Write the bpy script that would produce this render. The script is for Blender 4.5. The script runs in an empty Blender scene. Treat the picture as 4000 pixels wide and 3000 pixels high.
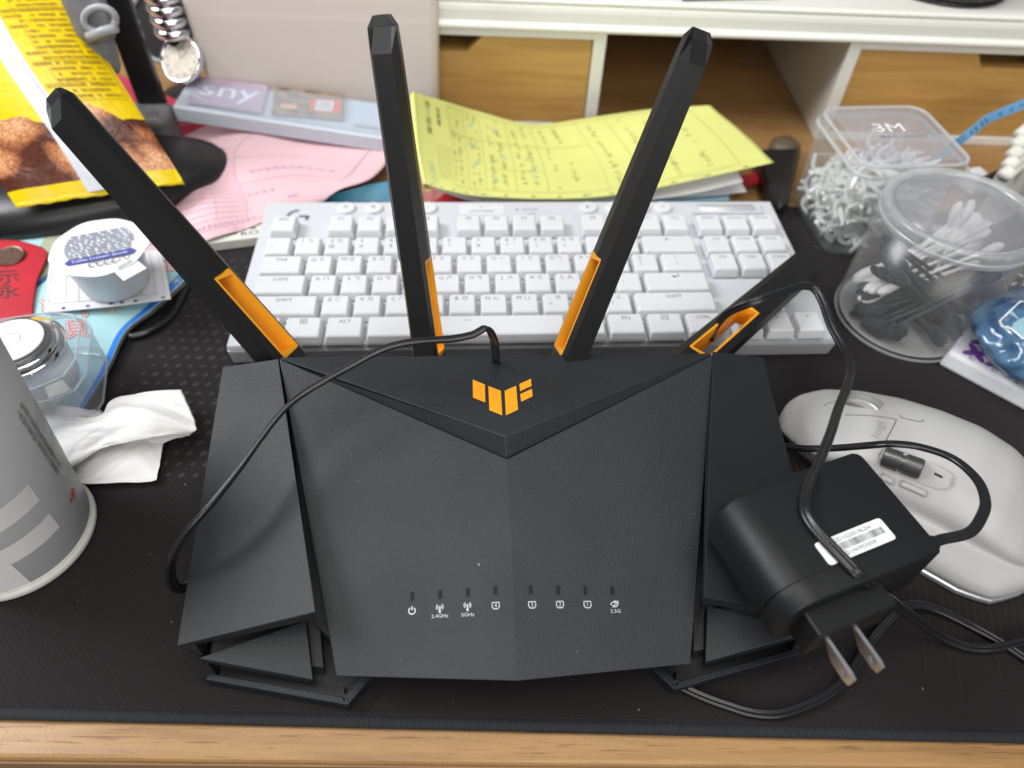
import bpy, bmesh, math, random
import numpy as np
from mathutils import Vector, Matrix
from mathutils.bvhtree import BVHTree

random.seed(7)
rng = np.random.default_rng(7)
scene = bpy.context.scene
COL = scene.collection
R = math.radians

# ---------------------------------------------------------------- camera
# all lengths below are millimetres; U converts them to metres. The mat's top is z = 0, the camera stands over x = y = 0.
U = 0.001
FPX, TH, YA, RO, CH = 2840.0, R(48.57), R(2.13), R(2.957), 321.8
_fw = np.array([math.sin(YA)*math.cos(TH), math.cos(YA)*math.cos(TH), -math.sin(TH)])
_rt = np.array([math.cos(YA), -math.sin(YA), 0.0])
_up = np.cross(_rt, _fw)
RT = _rt*math.cos(RO) + _up*math.sin(RO)
UPV = -_rt*math.sin(RO) + _up*math.cos(RO)
FW = _fw
CAM = np.array([0.0, 0.0, CH])
cd = bpy.data.cameras.new('camera')
cam = bpy.data.objects.new('camera', cd)
COL.objects.link(cam)
cd.sensor_fit = 'HORIZONTAL'
cd.sensor_width = 36.0
cd.lens = FPX/4000*36
cd.clip_start = 0.01
cd.clip_end = 20
cam.matrix_world = Matrix(((RT[0], UPV[0], -FW[0], 0), (RT[1], UPV[1], -FW[1], 0), (RT[2], UPV[2], -FW[2], CH*U), (0, 0, 0, 1)))
cd.dof.use_dof = True
cd.dof.focus_distance = 0.335
cd.dof.aperture_fstop = 6.5
scene.camera = cam

# ---------------------------------------------------------------- light
world = bpy.data.worlds.new('World')
scene.world = world
world.use_nodes = True
wb = world.node_tree.nodes['Background']
wb.inputs[0].default_value = (0.86, 0.92, 1.0, 1)
wb.inputs[1].default_value = 0.24

def area(name, loc, target, sx, sy, power, color):
    l = bpy.data.lights.new(name, 'AREA')
    l.shape = 'RECTANGLE'
    l.size = sx*U
    l.size_y = sy*U
    l.energy = power
    l.color = color
    o = bpy.data.objects.new(name, l)
    COL.objects.link(o)
    o.location = Vector(loc)*U
    d = Vector(target)*U - o.location
    o.rotation_euler = d.to_track_quat('-Z', 'Y').to_euler()
    return o
area('ceiling_panel_light', (-100, -60, 1900), (0, 260, 0), 1500, 1150, 27, (1.0, 0.97, 0.93))
area('window_light', (-1150, 420, 1050), (0, 250, 30), 560, 560, 22, (0.95, 0.97, 1.0))
area('front_fill_light', (350, -1700, 1250), (0, 350, 40), 1700, 1000, 27, (1.0, 0.97, 0.93))  # added fill from behind the camera, brightens upright fronts
scene.view_settings.view_transform = 'Standard'
scene.view_settings.look = 'None'
scene.view_settings.gamma = 1
scene.view_settings.exposure = -0.1

# ---------------------------------------------------------------- pixel rays (4000 x 3000 photograph)
def ray(px, py):
    return FW + RT*(px-2000)/FPX - UPV*(py-1500)/FPX
def P(px, py, z):
    d = ray(px, py)
    return CAM + d*(z-CH)/d[2]
def PY(px, py, y):
    d = ray(px, py)
    return CAM + d*y/d[1]
def on_plane(px, py, pl):
    o, n = pl
    d = ray(px, py)
    return CAM + d*((o-CAM)@n)/(d@n)
def plane3(a, b, c):
    n = np.cross(b-a, c-a)
    n = n/np.linalg.norm(n)
    return (a, n if n[2] > 0 else -n)
def proj(X):
    d = np.asarray(X, float)-CAM
    z = d@FW
    return np.array([2000+FPX*(d@RT)/z, 1500-FPX*(d@UPV)/z])
def nrm(v):
    v = np.asarray(v, float)
    return v/np.linalg.norm(v)

# ---------------------------------------------------------------- objects
BASE = {}
def thing(name, label, cat, base, group=None):
    o = bpy.data.objects.new(name, None)
    COL.objects.link(o)
    o.empty_display_size = 0.01
    o.location = Vector(base)*U
    o['label'] = label
    o['category'] = cat
    if group:
        o['group'] = group
    BASE[o.name] = np.array(base, float)
    return o
def tag(o, label, cat, group=None):
    o['label'] = label
    o['category'] = cat
    if group:
        o['group'] = group
    return o
def mk(name, VF, mat, parent=None, smooth=False, bevel=0, seg=2, sub=0, base=None, uv=None, angle=30):
    V, F = VF
    V = np.asarray(V, float).reshape(-1, 3)
    if parent is not None:
        b = BASE[parent.name]
    elif base is not None:
        b = np.array(base, float)
    else:
        b = np.array([(V[:, 0].min()+V[:, 0].max())/2, (V[:, 1].min()+V[:, 1].max())/2, V[:, 2].min()])
    me = bpy.data.meshes.new(name)
    me.from_pydata([tuple(v) for v in (V-b)*U], [], [tuple(int(i) for i in f) for f in F])
    me.validate()
    bm = bmesh.new()
    bm.from_mesh(me)
    bmesh.ops.recalc_face_normals(bm, faces=bm.faces)
    bm.to_mesh(me)
    bm.free()
    if mat is not None:
        me.materials.append(mat)
    if smooth:
        me.polygons.foreach_set('use_smooth', [True]*len(me.polygons))
    if uv is not None:
        lay = me.uv_layers.new(name='UVMap')
        for l in me.loops:
            lay.data[l.index].uv = uv[l.vertex_index]
    o = bpy.data.objects.new(name, me)
    COL.objects.link(o)
    if parent is not None:
        o.parent = parent
    else:
        o.location = Vector(b)*U
    BASE[o.name] = b
    if bevel:
        m = o.modifiers.new('bevel', 'BEVEL')
        m.width = bevel*U
        m.segments = seg
        m.limit_method = 'ANGLE'
        m.angle_limit = R(angle)
        m.harden_normals = False
    if sub:
        m = o.modifiers.new('sub', 'SUBSURF')
        m.levels = sub
        m.render_levels = sub
    return o
def copy_tree(o, parent=None, label=None):
    c = o.copy()
    COL.objects.link(c)
    c.parent = parent
    BASE[c.name] = BASE[o.name]
    if label:
        c['label'] = label
    for ch in o.children:
        copy_tree(ch, c)
    return c

# ---------------------------------------------------------------- shapes: each returns (verts, faces)
def join(*parts):
    V, F, n = [], [], 0
    for v, f in parts:
        v = np.asarray(v, float).reshape(-1, 3)
        V.append(v)
        F += [tuple(i+n for i in q) for q in f]
        n += len(v)
    return np.concatenate(V), F
def loft(rings, cap=True, closed=True):
    n = len(rings[0])
    V = np.concatenate([np.asarray(r, float) for r in rings])
    F = []
    for k in range(len(rings)-1):
        for i in range(n if closed else n-1):
            j = (i+1) % n
            F.append((k*n+i, k*n+j, (k+1)*n+j, (k+1)*n+i))
    if cap:
        F.append(tuple(range(n))[::-1])
        F.append(tuple(range((len(rings)-1)*n, len(rings)*n)))
    return V, F
def prism(poly, z0, z1):
    p = np.asarray(poly, float)[:, :2]
    return loft([np.c_[p, np.full(len(p), z0)], np.c_[p, np.full(len(p), z1)]])
def slab(top, dz=None, down=None):
    t = np.asarray(top, float)
    d = np.array([0, 0, -dz]) if down is None else np.asarray(down, float)
    return loft([t, t+d])
def frame3(x, y, z=None):
    x = nrm(x)
    z = nrm(np.cross(x, y)) if z is None else nrm(z)
    return x, np.cross(z, x), z
def obox(c, sx, sy, sz, ax=(1, 0, 0), ay=(0, 1, 0)):
    x, y, z = frame3(ax, ay)
    c = np.asarray(c, float)
    q = [(-1, -1), (1, -1), (1, 1), (-1, 1)]
    return loft([[c+x*a*sx/2+y*b*sy/2+z*s*sz/2 for a, b in q] for s in (-1, 1)])
def rrect(cx, cy, w, h, r, n=5, rot=0):
    pts = []
    for (sx, sy, a0) in ((1, -1, -90), (1, 1, 0), (-1, 1, 90), (-1, -1, 180)):
        for k in range(n+1):
            a = R(a0+90*k/n)
            pts.append((sx*(w/2-r)+r*math.cos(a), sy*(h/2-r)+r*math.sin(a)))
    c, s = math.cos(rot), math.sin(rot)
    return np.array([(cx+c*x-s*y, cy+s*x+c*y) for x, y in pts])
def lathe(profile, c, n=48, axis=(0, 0, 1), xdir=None, cap=False):
    z = nrm(axis)
    x = nrm(np.cross(z, (0.3, 0.9, 0.2))) if xdir is None else nrm(xdir)
    y = np.cross(z, x)
    c = np.asarray(c, float)
    return loft([[c+z*h+(x*math.cos(2*math.pi*i/n)+y*math.sin(2*math.pi*i/n))*r for i in range(n)] for r, h in profile], cap=cap)
def catmull(pts, step=2.0):
    p = np.asarray(pts, float)
    p = np.concatenate([[2*p[0]-p[1]], p, [2*p[-1]-p[-2]]])
    out = []
    for i in range(1, len(p)-2):
        L = np.linalg.norm(p[i+1]-p[i])
        m = max(2, int(L/step))
        for k in range(m):
            t = k/m
            out.append(0.5*((2*p[i])+(-p[i-1]+p[i+1])*t+(2*p[i-1]-5*p[i]+4*p[i+1]-p[i+2])*t*t+(-p[i-1]+3*p[i]-3*p[i+1]+p[i+2])*t**3))
    out.append(p[-2])
    return np.array(out)
def sweep(path, section, up=(0, 0, 1), cap=True, twist=None):
    path = np.asarray(path, float)
    sec = np.asarray(section, float)
    T = np.gradient(path, axis=0)
    rings = []
    prev = None
    for i, (p, t) in enumerate(zip(path, T)):
        t = nrm(t)
        if prev is None:
            s = np.cross(t, np.asarray(up, float))
            if np.linalg.norm(s) < 1e-3:
                s = np.cross(t, (1, 0.2, 0))
            s = nrm(s)
        else:
            s = nrm(prev - t*(prev@t))
        prev = s
        b = np.cross(s, t)
        if twist is not None:
            a = twist[i]
            s, b = s*math.cos(a)+b*math.sin(a), -s*math.sin(a)+b*math.cos(a)
        rings.append([p+s*u+b*v for u, v in sec])
    return loft(rings, cap=cap)
def circ(r, n=10):
    return [(r*math.cos(2*math.pi*i/n), r*math.sin(2*math.pi*i/n)) for i in range(n)]
def twin(w, h, n=8):
    # section of a flat two-core lead: two round cores with a groove between
    r = h/2
    d = w/2-r
    pts = [(d+r*math.cos(a), r*math.sin(a)) for a in np.linspace(-math.pi*0.62, math.pi*0.62, n)]
    pts += [(0, r*0.45)]
    pts += [(-d-r*math.cos(a), r*math.sin(a)) for a in np.linspace(math.pi*0.62, -math.pi*0.62, n)]
    pts += [(0, -r*0.45)]
    return pts
def grid(f, nu, nv, thick=0.0):
    us, vs = np.linspace(0, 1, nu), np.linspace(0, 1, nv)
    V = np.array([f(u, v) for v in vs for u in us], float)
    uv = [(u, v) for v in vs for u in us]
    F = [(j*nu+i, j*nu+i+1, (j+1)*nu+i+1, (j+1)*nu+i) for j in range(nv-1) for i in range(nu-1)]
    if thick:
        G = V.reshape(nv, nu, 3)
        N = np.cross(np.gradient(G, axis=1), np.gradient(G, axis=0))
        N = N/(np.linalg.norm(N, axis=2, keepdims=True)+1e-9)
        V2 = (G-N*thick).reshape(-1, 3)
        n = len(V)
        F2 = [tuple(i+n for i in q[::-1]) for q in F]
        rim = [i for i in range(nu)] + [j*nu+nu-1 for j in range(1, nv)] + [(nv-1)*nu+i for i in range(nu-2, -1, -1)] + [j*nu for j in range(nv-2, 0, -1)]
        F3 = [(rim[k], rim[(k+1) % len(rim)], rim[(k+1) % len(rim)]+n, rim[k]+n) for k in range(len(rim))]
        V = np.concatenate([V, V2])
        F = F+F2+F3
        uv = uv+uv
    return (V, F), uv
def smoothnoise(seed, n=6, scale=1.0):
    r = np.random.default_rng(seed)
    k = r.normal(size=(n, 2))*scale
    p = r.uniform(0, 6.28, n)
    a = r.uniform(0.4, 1, n)/n
    return lambda u, v: float(np.sum(a*np.sin(k[:, 0]*u+k[:, 1]*v+p)))

# ---------------------------------------------------------------- flat print: glyphs and strokes as 2D meshes mapped on a surface
_tc = {}
def glyphs(s, align='CENTER', res=2):
    if (s, align) not in _tc:
        c = bpy.data.curves.new('glyphs', 'FONT')
        c.body = s
        c.align_x = align
        c.align_y = 'CENTER'
        c.resolution_u = res
        c.size = 1
        o = bpy.data.objects.new('glyphs', c)
        me = bpy.data.meshes.new_from_object(o)
        V = np.array([v.co[:2] for v in me.vertices]).reshape(-1, 2)
        F = [tuple(p.vertices) for p in me.polygons]
        bpy.data.objects.remove(o)
        bpy.data.meshes.remove(me)
        bpy.data.curves.remove(c)
        _tc[(s, align)] = (V, F)
    return _tc[(s, align)]
def stroke(pts, w, closed=False):
    p = np.asarray(pts, float)
    n = len(p)
    V, F = [], []
    for i in range(n):
        a = p[(i-1) % n] if (closed or i > 0) else p[i]
        b = p[(i+1) % n] if (closed or i < n-1) else p[i]
        d = b-a
        d = d/(np.linalg.norm(d)+1e-9)
        m = np.array([-d[1], d[0]])*w/2
        V += [p[i]+m, p[i]-m]
    for i in range(n if closed else n-1):
        j = (i+1) % n
        F.append((2*i, 2*i+1, 2*j+1, 2*j))
    return np.array(V), F
def arc(cx, cy, r, a0, a1, n=14, ry=None):
    ry = r if ry is None else ry
    return [(cx+r*math.cos(R(a)), cy+ry*math.sin(R(a))) for a in np.linspace(a0, a1, n)]
def join2(*parts):
    V, F, n = [], [], 0
    for v, f in parts:
        v = np.asarray(v, float).reshape(-1, 2)
        if len(v) == 0:
            continue
        V.append(v)
        F += [tuple(i+n for i in q) for q in f]
        n += len(v)
    return (np.concatenate(V) if V else np.zeros((0, 2))), F
def place2(VF, x=0, y=0, s=1, sx=1, rot=0):
    V, F = VF
    c, q = math.cos(rot), math.sin(rot)
    V = np.asarray(V, float).reshape(-1, 2)*np.array([s*sx, s])
    return np.c_[V[:, 0]*c-V[:, 1]*q+x, V[:, 0]*q+V[:, 1]*c+y], F
def txt(s, x, y, size, rot=0, align='CENTER', sx=1):
    return place2(glyphs(s, align), x, y, size, sx, rot)
def rect2(x0, y0, x1, y1):
    return np.array([(x0, y0), (x1, y0), (x1, y1), (x0, y1)], float), [(0, 1, 2, 3)]
def hstroke(x0, y0, x1, y1, w, n=12):
    return stroke([(x0+(x1-x0)*k/n, y0+(y1-y0)*k/n) for k in range(n+1)], w)
def ink(name, VF2, mapf, mat, parent):
    V, F = VF2
    return mk(name, ([mapf(x, y) for x, y in V], F), mat, parent)
def planar(o, x, y, off=0.06):
    o = np.asarray(o, float)
    n = nrm(np.cross(x, y))
    return lambda a, b: o+np.asarray(x)*a+np.asarray(y)*b+n*off
def bvh_of(*objs):
    vs, fs, n = [], [], 0
    dg = bpy.context.evaluated_depsgraph_get()
    dg.update()
    for o in objs:
        e = o.evaluated_get(dg)
        me = e.to_mesh()
        b = Vector(BASE[o.name])
        vs += [v.co/U+b for v in me.vertices]
        fs += [[i+n for i in p.vertices] for p in me.polygons]
        n = len(vs)
        e.to_mesh_clear()
    return BVHTree.FromPolygons(vs, fs)
def on_mesh(bvh, px, py, off=0.12):
    d = Vector(ray(px, py)).normalized()
    h = bvh.ray_cast(Vector(CAM), d)
    if h[0] is None:
        return None
    n = h[1]
    if n.dot(d) > 0:
        n = -n
    return np.array(h[0]+n*off)
# ---------------------------------------------------------------- materials
def mat(name, col, rough=0.5, metal=0.0, spec=0.5, grain=0.0, gscale=2500.0, var=0.0, vscale=60.0, col2=None, coat=0.0, sheen=0.0, sss=0.0, rvar=0.0):
    m = bpy.data.materials.new(name)
    m.use_nodes = True
    nt = m.node_tree
    b = nt.nodes['Principled BSDF']
    b.inputs['Base Color'].default_value = (*col, 1)
    b.inputs['Roughness'].default_value = rough
    b.inputs['Metallic'].default_value = metal
    b.inputs['Specular IOR Level'].default_value = spec
    b.inputs['Coat Weight'].default_value = coat
    b.inputs['Coat Roughness'].default_value = 0.15
    b.inputs['Sheen Weight'].default_value = sheen
    if sss:
        b.inputs['Subsurface Weight'].default_value = sss
        b.inputs['Subsurface Radius'].default_value = (0.002, 0.002, 0.002)
    tc = nt.nodes.new('ShaderNodeTexCoord')
    if var or col2:
        n = nt.nodes.new('ShaderNodeTexNoise')
        n.inputs['Scale'].default_value = vscale
        n.inputs['Detail'].default_value = 4
        nt.links.new(tc.outputs['Object'], n.inputs['Vector'])
        mx = nt.nodes.new('ShaderNodeMixRGB')
        c2 = col2 if col2 else tuple(c*(1-var) for c in col)
        mx.inputs[1].default_value = (*col, 1)
        mx.inputs[2].default_value = (*c2, 1)
        rp = nt.nodes.new('ShaderNodeValToRGB')
        rp.color_ramp.elements[0].position = 0.38
        rp.color_ramp.elements[1].position = 0.66
        nt.links.new(n.outputs['Fac'], rp.inputs[0])
        nt.links.new(rp.outputs[0], mx.inputs[0])
        nt.links.new(mx.outputs[0], b.inputs['Base Color'])
        if rvar:
            mr = nt.nodes.new('ShaderNodeMapRange')
            mr.inputs['To Min'].default_value = rough-rvar
            mr.inputs['To Max'].default_value = rough+rvar
            nt.links.new(n.outputs['Fac'], mr.inputs[0])
            nt.links.new(mr.outputs[0], b.inputs['Roughness'])
    if grain:
        n = nt.nodes.new('ShaderNodeTexNoise')
        n.inputs['Scale'].default_value = gscale
        n.inputs['Detail'].default_value = 2
        nt.links.new(tc.outputs['Object'], n.inputs['Vector'])
        bp = nt.nodes.new('ShaderNodeBump')
        bp.inputs['Strength'].default_value = grain
        bp.inputs['Distance'].default_value = 0.0002
        nt.links.new(n.outputs['Fac'], bp.inputs['Height'])
        nt.links.new(bp.outputs[0], b.inputs['Normal'])
    return m
def nodes_of(m):
    return m.node_tree, m.node_tree.nodes['Principled BSDF']

def wood(name, c1, c2, c3, rough=0.42, along='X', grain=0.25, ring=9.0):
    m = mat(name, c1, rough)
    nt, b = nodes_of(m)
    tc = nt.nodes.new('ShaderNodeTexCoord')
    mp = nt.nodes.new('ShaderNodeMapping')
    mp.inputs['Scale'].default_value = (1.6, 26, 26) if along == 'X' else (26, 26, 1.6)
    nt.links.new(tc.outputs['Object'], mp.inputs[0])
    n1 = nt.nodes.new('ShaderNodeTexNoise')
    n1.inputs['Scale'].default_value = ring
    n1.inputs['Detail'].default_value = 6
    n1.inputs['Distortion'].default_value = 0.6
    nt.links.new(mp.outputs[0], n1.inputs['Vector'])
    mp2 = nt.nodes.new('ShaderNodeMapping')
    mp2.inputs['Scale'].default_value = (18, 420, 420) if along == 'X' else (420, 420, 18)
    nt.links.new(tc.outputs['Object'], mp2.inputs[0])
    n2 = nt.nodes.new('ShaderNodeTexNoise')
    n2.inputs['Scale'].default_value = 3.0
    n2.inputs['Detail'].default_value = 3
    nt.links.new(mp2.outputs[0], n2.inputs['Vector'])
    r1 = nt.nodes.new('ShaderNodeValToRGB')
    e = r1.color_ramp.elements
    e[0].position, e[0].color = 0.32, (*c2, 1)
    e[1].position, e[1].color = 0.62, (*c1, 1)
    nt.links.new(n1.outputs['Fac'], r1.inputs[0])
    r2 = nt.nodes.new('ShaderNodeValToRGB')
    r2.color_ramp.elements[0].position = 0.60
    r2.color_ramp.elements[1].position = 0.74
    nt.links.new(n2.outputs['Fac'], r2.inputs[0])
    mx = nt.nodes.new('ShaderNodeMixRGB')
    mx.inputs[2].default_value = (*c3, 1)
    nt.links.new(r2.outputs[0], mx.inputs[0])
    nt.links.new(r1.outputs[0], mx.inputs[1])
    nt.links.new(mx.outputs[0], b.inputs['Base Color'])
    n3 = nt.nodes.new('ShaderNodeTexNoise')
    n3.inputs['Scale'].default_value = 1100
    nt.links.new(tc.outputs['Object'], n3.inputs['Vector'])
    ad = nt.nodes.new('ShaderNodeMath')
    ad.operation = 'SUBTRACT'
    nt.links.new(n3.outputs['Fac'], ad.inputs[0])
    nt.links.new(r2.outputs[0], ad.inputs[1])
    bp = nt.nodes.new('ShaderNodeBump')
    bp.inputs['Strength'].default_value = grain
    bp.inputs['Distance'].default_value = 0.0003
    nt.links.new(ad.outputs[0], bp.inputs['Height'])
    nt.links.new(bp.outputs[0], b.inputs['Normal'])
    return m

def clear(name, tint=(1, 1, 1), haze=0.12, hcol=(0.85, 0.87, 0.9), rough=0.12, fres=1.45, translucent=0.5):
    # thin-walled plastic: mostly clear, a little milky, glossy by Fresnel
    m = bpy.data.materials.new(name)
    m.use_nodes = True
    nt = m.node_tree
    nt.nodes.remove(nt.nodes['Principled BSDF'])
    out = nt.nodes['Material Output']
    tr = nt.nodes.new('ShaderNodeBsdfTransparent')
    tr.inputs[0].default_value = (*tint, 1)
    df = nt.nodes.new('ShaderNodeBsdfDiffuse')
    df.inputs[0].default_value = (*hcol, 1)
    tl = nt.nodes.new('ShaderNodeBsdfTranslucent')
    tl.inputs[0].default_value = (*hcol, 1)
    m0 = nt.nodes.new('ShaderNodeMixShader')
    m0.inputs[0].default_value = translucent
    nt.links.new(df.outputs[0], m0.inputs[1])
    nt.links.new(tl.outputs[0], m0.inputs[2])
    m1 = nt.nodes.new('ShaderNodeMixShader')
    m1.inputs[0].default_value = haze
    nt.links.new(tr.outputs[0], m1.inputs[1])
    nt.links.new(m0.outputs[0], m1.inputs[2])
    gl = nt.nodes.new('ShaderNodeBsdfGlossy')
    gl.inputs[0].default_value = (1, 1, 1, 1)
    gl.inputs['Roughness'].default_value = rough
    lw = nt.nodes.new('ShaderNodeLayerWeight')
    lw.inputs[0].default_value = 0.5
    pw_ = nt.nodes.new('ShaderNodeMath')
    pw_.operation = 'POWER'
    pw_.inputs[1].default_value = 4.0
    nt.links.new(lw.outputs['Facing'], pw_.inputs[0])
    ml = nt.nodes.new('ShaderNodeMath')
    ml.operation = 'MULTIPLY_ADD'
    ml.inputs[1].default_value = (fres-1.0)*1.1
    ml.inputs[2].default_value = 0.035
    nt.links.new(pw_.outputs[0], ml.inputs[0])
    m2 = nt.nodes.new('ShaderNodeMixShader')
    nt.links.new(ml.outputs[0], m2.inputs[0])
    nt.links.new(m1.outputs[0], m2.inputs[1])
    nt.links.new(gl.outputs[0], m2.inputs[2])
    nt.links.new(m2.outputs[0], out.inputs[0])
    return m

M = {}
M['router'] = mat('router_plastic', (0.0120, 0.0150, 0.0180), 0.50, grain=0.8, gscale=1500, spec=0.42, var=0.25, vscale=22, rvar=0.06)
M['router_dark'] = mat('router_inner_plastic', (0.010, 0.010, 0.011), 0.6, grain=0.3)
M['antenna'] = mat('antenna_plastic', (0.007, 0.007, 0.007), 0.45, spec=0.4, grain=0.25, gscale=3200)
M['antenna4'] = M['antenna']
M['orange'] = mat('orange_plastic', (0.86, 0.36, 0.014), 0.42, grain=0.1)
M['orange_foil'] = mat('orange_foil', (0.95, 0.36, 0.008), 0.38, metal=0.15, coat=0.4)
M['led'] = mat('led_window', (0.006, 0.006, 0.006), 0.45, spec=0.15)
M['dust'] = mat('lint', (0.24, 0.24, 0.23), 0.9)
M['print_grey'] = mat('grey_print', (0.52, 0.53, 0.54), 0.6)
M['black_gloss'] = mat('black_cable_pvc', (0.012, 0.012, 0.013), 0.26, grain=0.08, gscale=900)
M['black'] = mat('black_plastic', (0.006, 0.0065, 0.007), 0.46, spec=0.38, grain=0.5, gscale=2200)
M['black_smooth'] = mat('black_smooth_plastic', (0.012, 0.012, 0.013), 0.35)
M['seam'] = mat('black_seam_line', (0.006, 0.006, 0.006), 0.7)  # near-black outlines and grooves: logo tiles, indicator windows, adapter seam
M['sticker'] = mat('white_sticker', (0.80, 0.81, 0.83), 0.45)
M['ink'] = mat('black_ink', (0.02, 0.02, 0.022), 0.6)
M['steel'] = mat('nickel_steel', (0.74, 0.74, 0.74), 0.28, metal=1.0)
M['white_key'] = mat('white_keycap', (0.66, 0.67, 0.69), 0.45, grain=0.12, gscale=4000, var=0.05, vscale=30, rvar=0.06)
M['kb_case'] = mat('white_keyboard_plate', (0.56, 0.58, 0.61), 0.38, grain=0.1, gscale=4000)
M['kb_edge'] = mat('silver_keyboard_edge', (0.55, 0.56, 0.58), 0.33, metal=0.35)
M['kb_dark'] = mat('keyboard_switch_housing', (0.03, 0.03, 0.03), 0.5)  # near black, puts shade into the gaps of bottom row and navigation keys
M['kb_gap_shade'] = mat('switch_gap_shade_grey', (0.13, 0.135, 0.14), 0.5)  # grey that puts softer shade into the other key gaps
M['kb_light'] = mat('keyboard_switch_base', (0.55, 0.56, 0.58), 0.5)
M['legend'] = mat('key_legend_grey', (0.10, 0.105, 0.12), 0.6)
M['mouse'] = mat('pale_mouse_plastic', (0.42, 0.417, 0.405), 0.52, grain=0.1, gscale=3000)
M['mouse_grey'] = mat('grey_mouse_rubber', (0.30, 0.30, 0.30), 0.5, grain=0.1)
M['mouse_metal'] = mat('brushed_aluminium', (0.62, 0.63, 0.65), 0.32, metal=0.8)
M['mouse_line'] = mat('mouse_seam', (0.16, 0.16, 0.16), 0.6)
M['wheel_silver'] = mat('silver_wheel', (0.62, 0.61, 0.58), 0.35, metal=0.6)
M['wheel'] = mat('steel_wheel', (0.20, 0.20, 0.20), 0.35, metal=0.8)
M['white_lacquer'] = mat('white_lacquered_wood', (0.80, 0.80, 0.74), 0.32, grain=0.05, gscale=300)
M['bamboo'] = wood('bamboo_front', (0.56, 0.335, 0.105), (0.46, 0.26, 0.072), (0.41, 0.22, 0.058), 0.40, ring=7.0, grain=0.12)
M['desk'] = wood('oak_laminate', (0.36, 0.205, 0.078), (0.28, 0.148, 0.052), (0.165, 0.083, 0.03), 0.42, grain=0.35)
M['desk_edge'] = wood('oak_edge_band', (0.30, 0.165, 0.06), (0.24, 0.125, 0.042), (0.17, 0.085, 0.03), 0.5)
M['white_paper'] = mat('white_paper', (0.74, 0.75, 0.77), 0.7, var=0.05)
M['tissue'] = mat('tissue_paper', (0.76, 0.755, 0.74), 0.9, grain=0.8, gscale=420)
M['yellow_paper'] = mat('yellow_carbon_paper', (0.64, 0.65, 0.20), 0.65, var=0.05, vscale=15)
M['pink_paper'] = mat('pink_carbon_paper', (0.72, 0.48, 0.52), 0.65, var=0.05, vscale=15)
M['ink_olive'] = mat('faded_olive_print', (0.42, 0.43, 0.13), 0.7)
M['ink_teal'] = mat('blue_pen_ink', (0.22, 0.42, 0.40), 0.7)
M['ink_mauve'] = mat('mauve_print', (0.52, 0.32, 0.44), 0.7)
M['ink_blue'] = mat('blue_print', (0.06, 0.07, 0.33), 0.6)
M['red'] = mat('red_glossy_card', (0.52, 0.020, 0.035), 0.4, var=0.15, vscale=30)
M['crimson'] = mat('crimson_film', (0.46, 0.035, 0.075), 0.35, var=0.2)
M['coin'] = mat('bronze_coin', (0.20, 0.12, 0.09), 0.4, metal=0.8, var=0.4, vscale=500)
M['teal'] = mat('teal_plastic', (0.035, 0.22, 0.33), 0.4, var=0.3, vscale=40)
M['cream'] = mat('cream_card', (0.62, 0.62, 0.55), 0.55)
M['brown_label'] = mat('brown_label', (0.075, 0.065, 0.06), 0.5)
M['bag_white'] = mat('white_film_seam', (0.66, 0.69, 0.74), 0.28, grain=0.0)
M['blue_band'] = mat('blue_bag_border', (0.035, 0.22, 0.72), 0.32)
M['dark_edge'] = mat('dark_foil_edge', (0.13, 0.12, 0.12), 0.35, metal=0.4)
M['lightblue'] = mat('pale_blue_film', (0.42, 0.68, 0.72), 0.30, var=0.12, vscale=18)
M['sage'] = mat('pale_green_film', (0.40, 0.44, 0.32), 0.35)
M['ink_red'] = mat('red_orange_print', (0.66, 0.10, 0.04), 0.5)
M['ink_darkred'] = mat('dark_red_print', (0.36, 0.06, 0.04), 0.5)
M['ink_white'] = mat('white_print', (0.8, 0.8, 0.8), 0.5)
M['ink_orange'] = mat('pale_orange_print', (0.72, 0.42, 0.22), 0.6)
M['ink_yellow'] = mat('yellow_print', (0.75, 0.70, 0.12), 0.5)
M['ink_navy'] = mat('navy_print', (0.06, 0.09, 0.28), 0.5)
M['ink_brown'] = mat('brown_print_on_yellow', (0.20, 0.13, 0.005), 0.6)
M['cup_plastic'] = mat('milky_cup_plastic', (0.72, 0.76, 0.80), 0.3, sss=0.3)
M['foil_lid'] = mat('white_foil_lid', (0.78, 0.79, 0.80), 0.38, grain=0.15, gscale=250)
M['paper_cup'] = mat('grey_printed_cup', (0.36, 0.365, 0.37), 0.45, grain=0.08)
M['cup_light'] = mat('pale_grey_cup_print', (0.84, 0.825, 0.80), 0.5)
M['cup_base'] = mat('cream_cup_rim', (0.70, 0.69, 0.63), 0.4, var=0.12, vscale=120)
M['grey_fabric'] = mat('grey_translucent_pouch', (0.17, 0.17, 0.175), 0.4, var=0.3, vscale=80)
M['grey_ring'] = mat('grey_soft_plastic', (0.34, 0.35, 0.36), 0.4)
M['chrome'] = mat('chrome', (0.86, 0.86, 0.88), 0.07, metal=1.0)
M['dial'] = mat('ivory_dial', (0.62, 0.56, 0.46), 0.4, var=0.25, vscale=160)
M['tape_blue'] = mat('blue_measuring_tape', (0.16, 0.42, 0.74), 0.45, var=0.1)
M['ivory_plastic'] = mat('ivory_plastic', (0.66, 0.65, 0.58), 0.4, var=0.1)
M['swab_black'] = mat('black_cotton', (0.017, 0.020, 0.024), 0.9, sheen=0.3)
M['swab_stick_black'] = mat('black_swab_stick', (0.035, 0.04, 0.045), 0.5)
M['swab_white'] = mat('white_cotton', (0.82, 0.81, 0.78), 0.9)
M['pick'] = mat('white_floss_pick_plastic', (0.90, 0.90, 0.87), 0.35)
M['swab_tub'] = clear('milky_tub_plastic', (0.99, 0.99, 1.0), 0.07, (0.93, 0.93, 0.90), 0.25, 1.2, 0.6)
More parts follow.
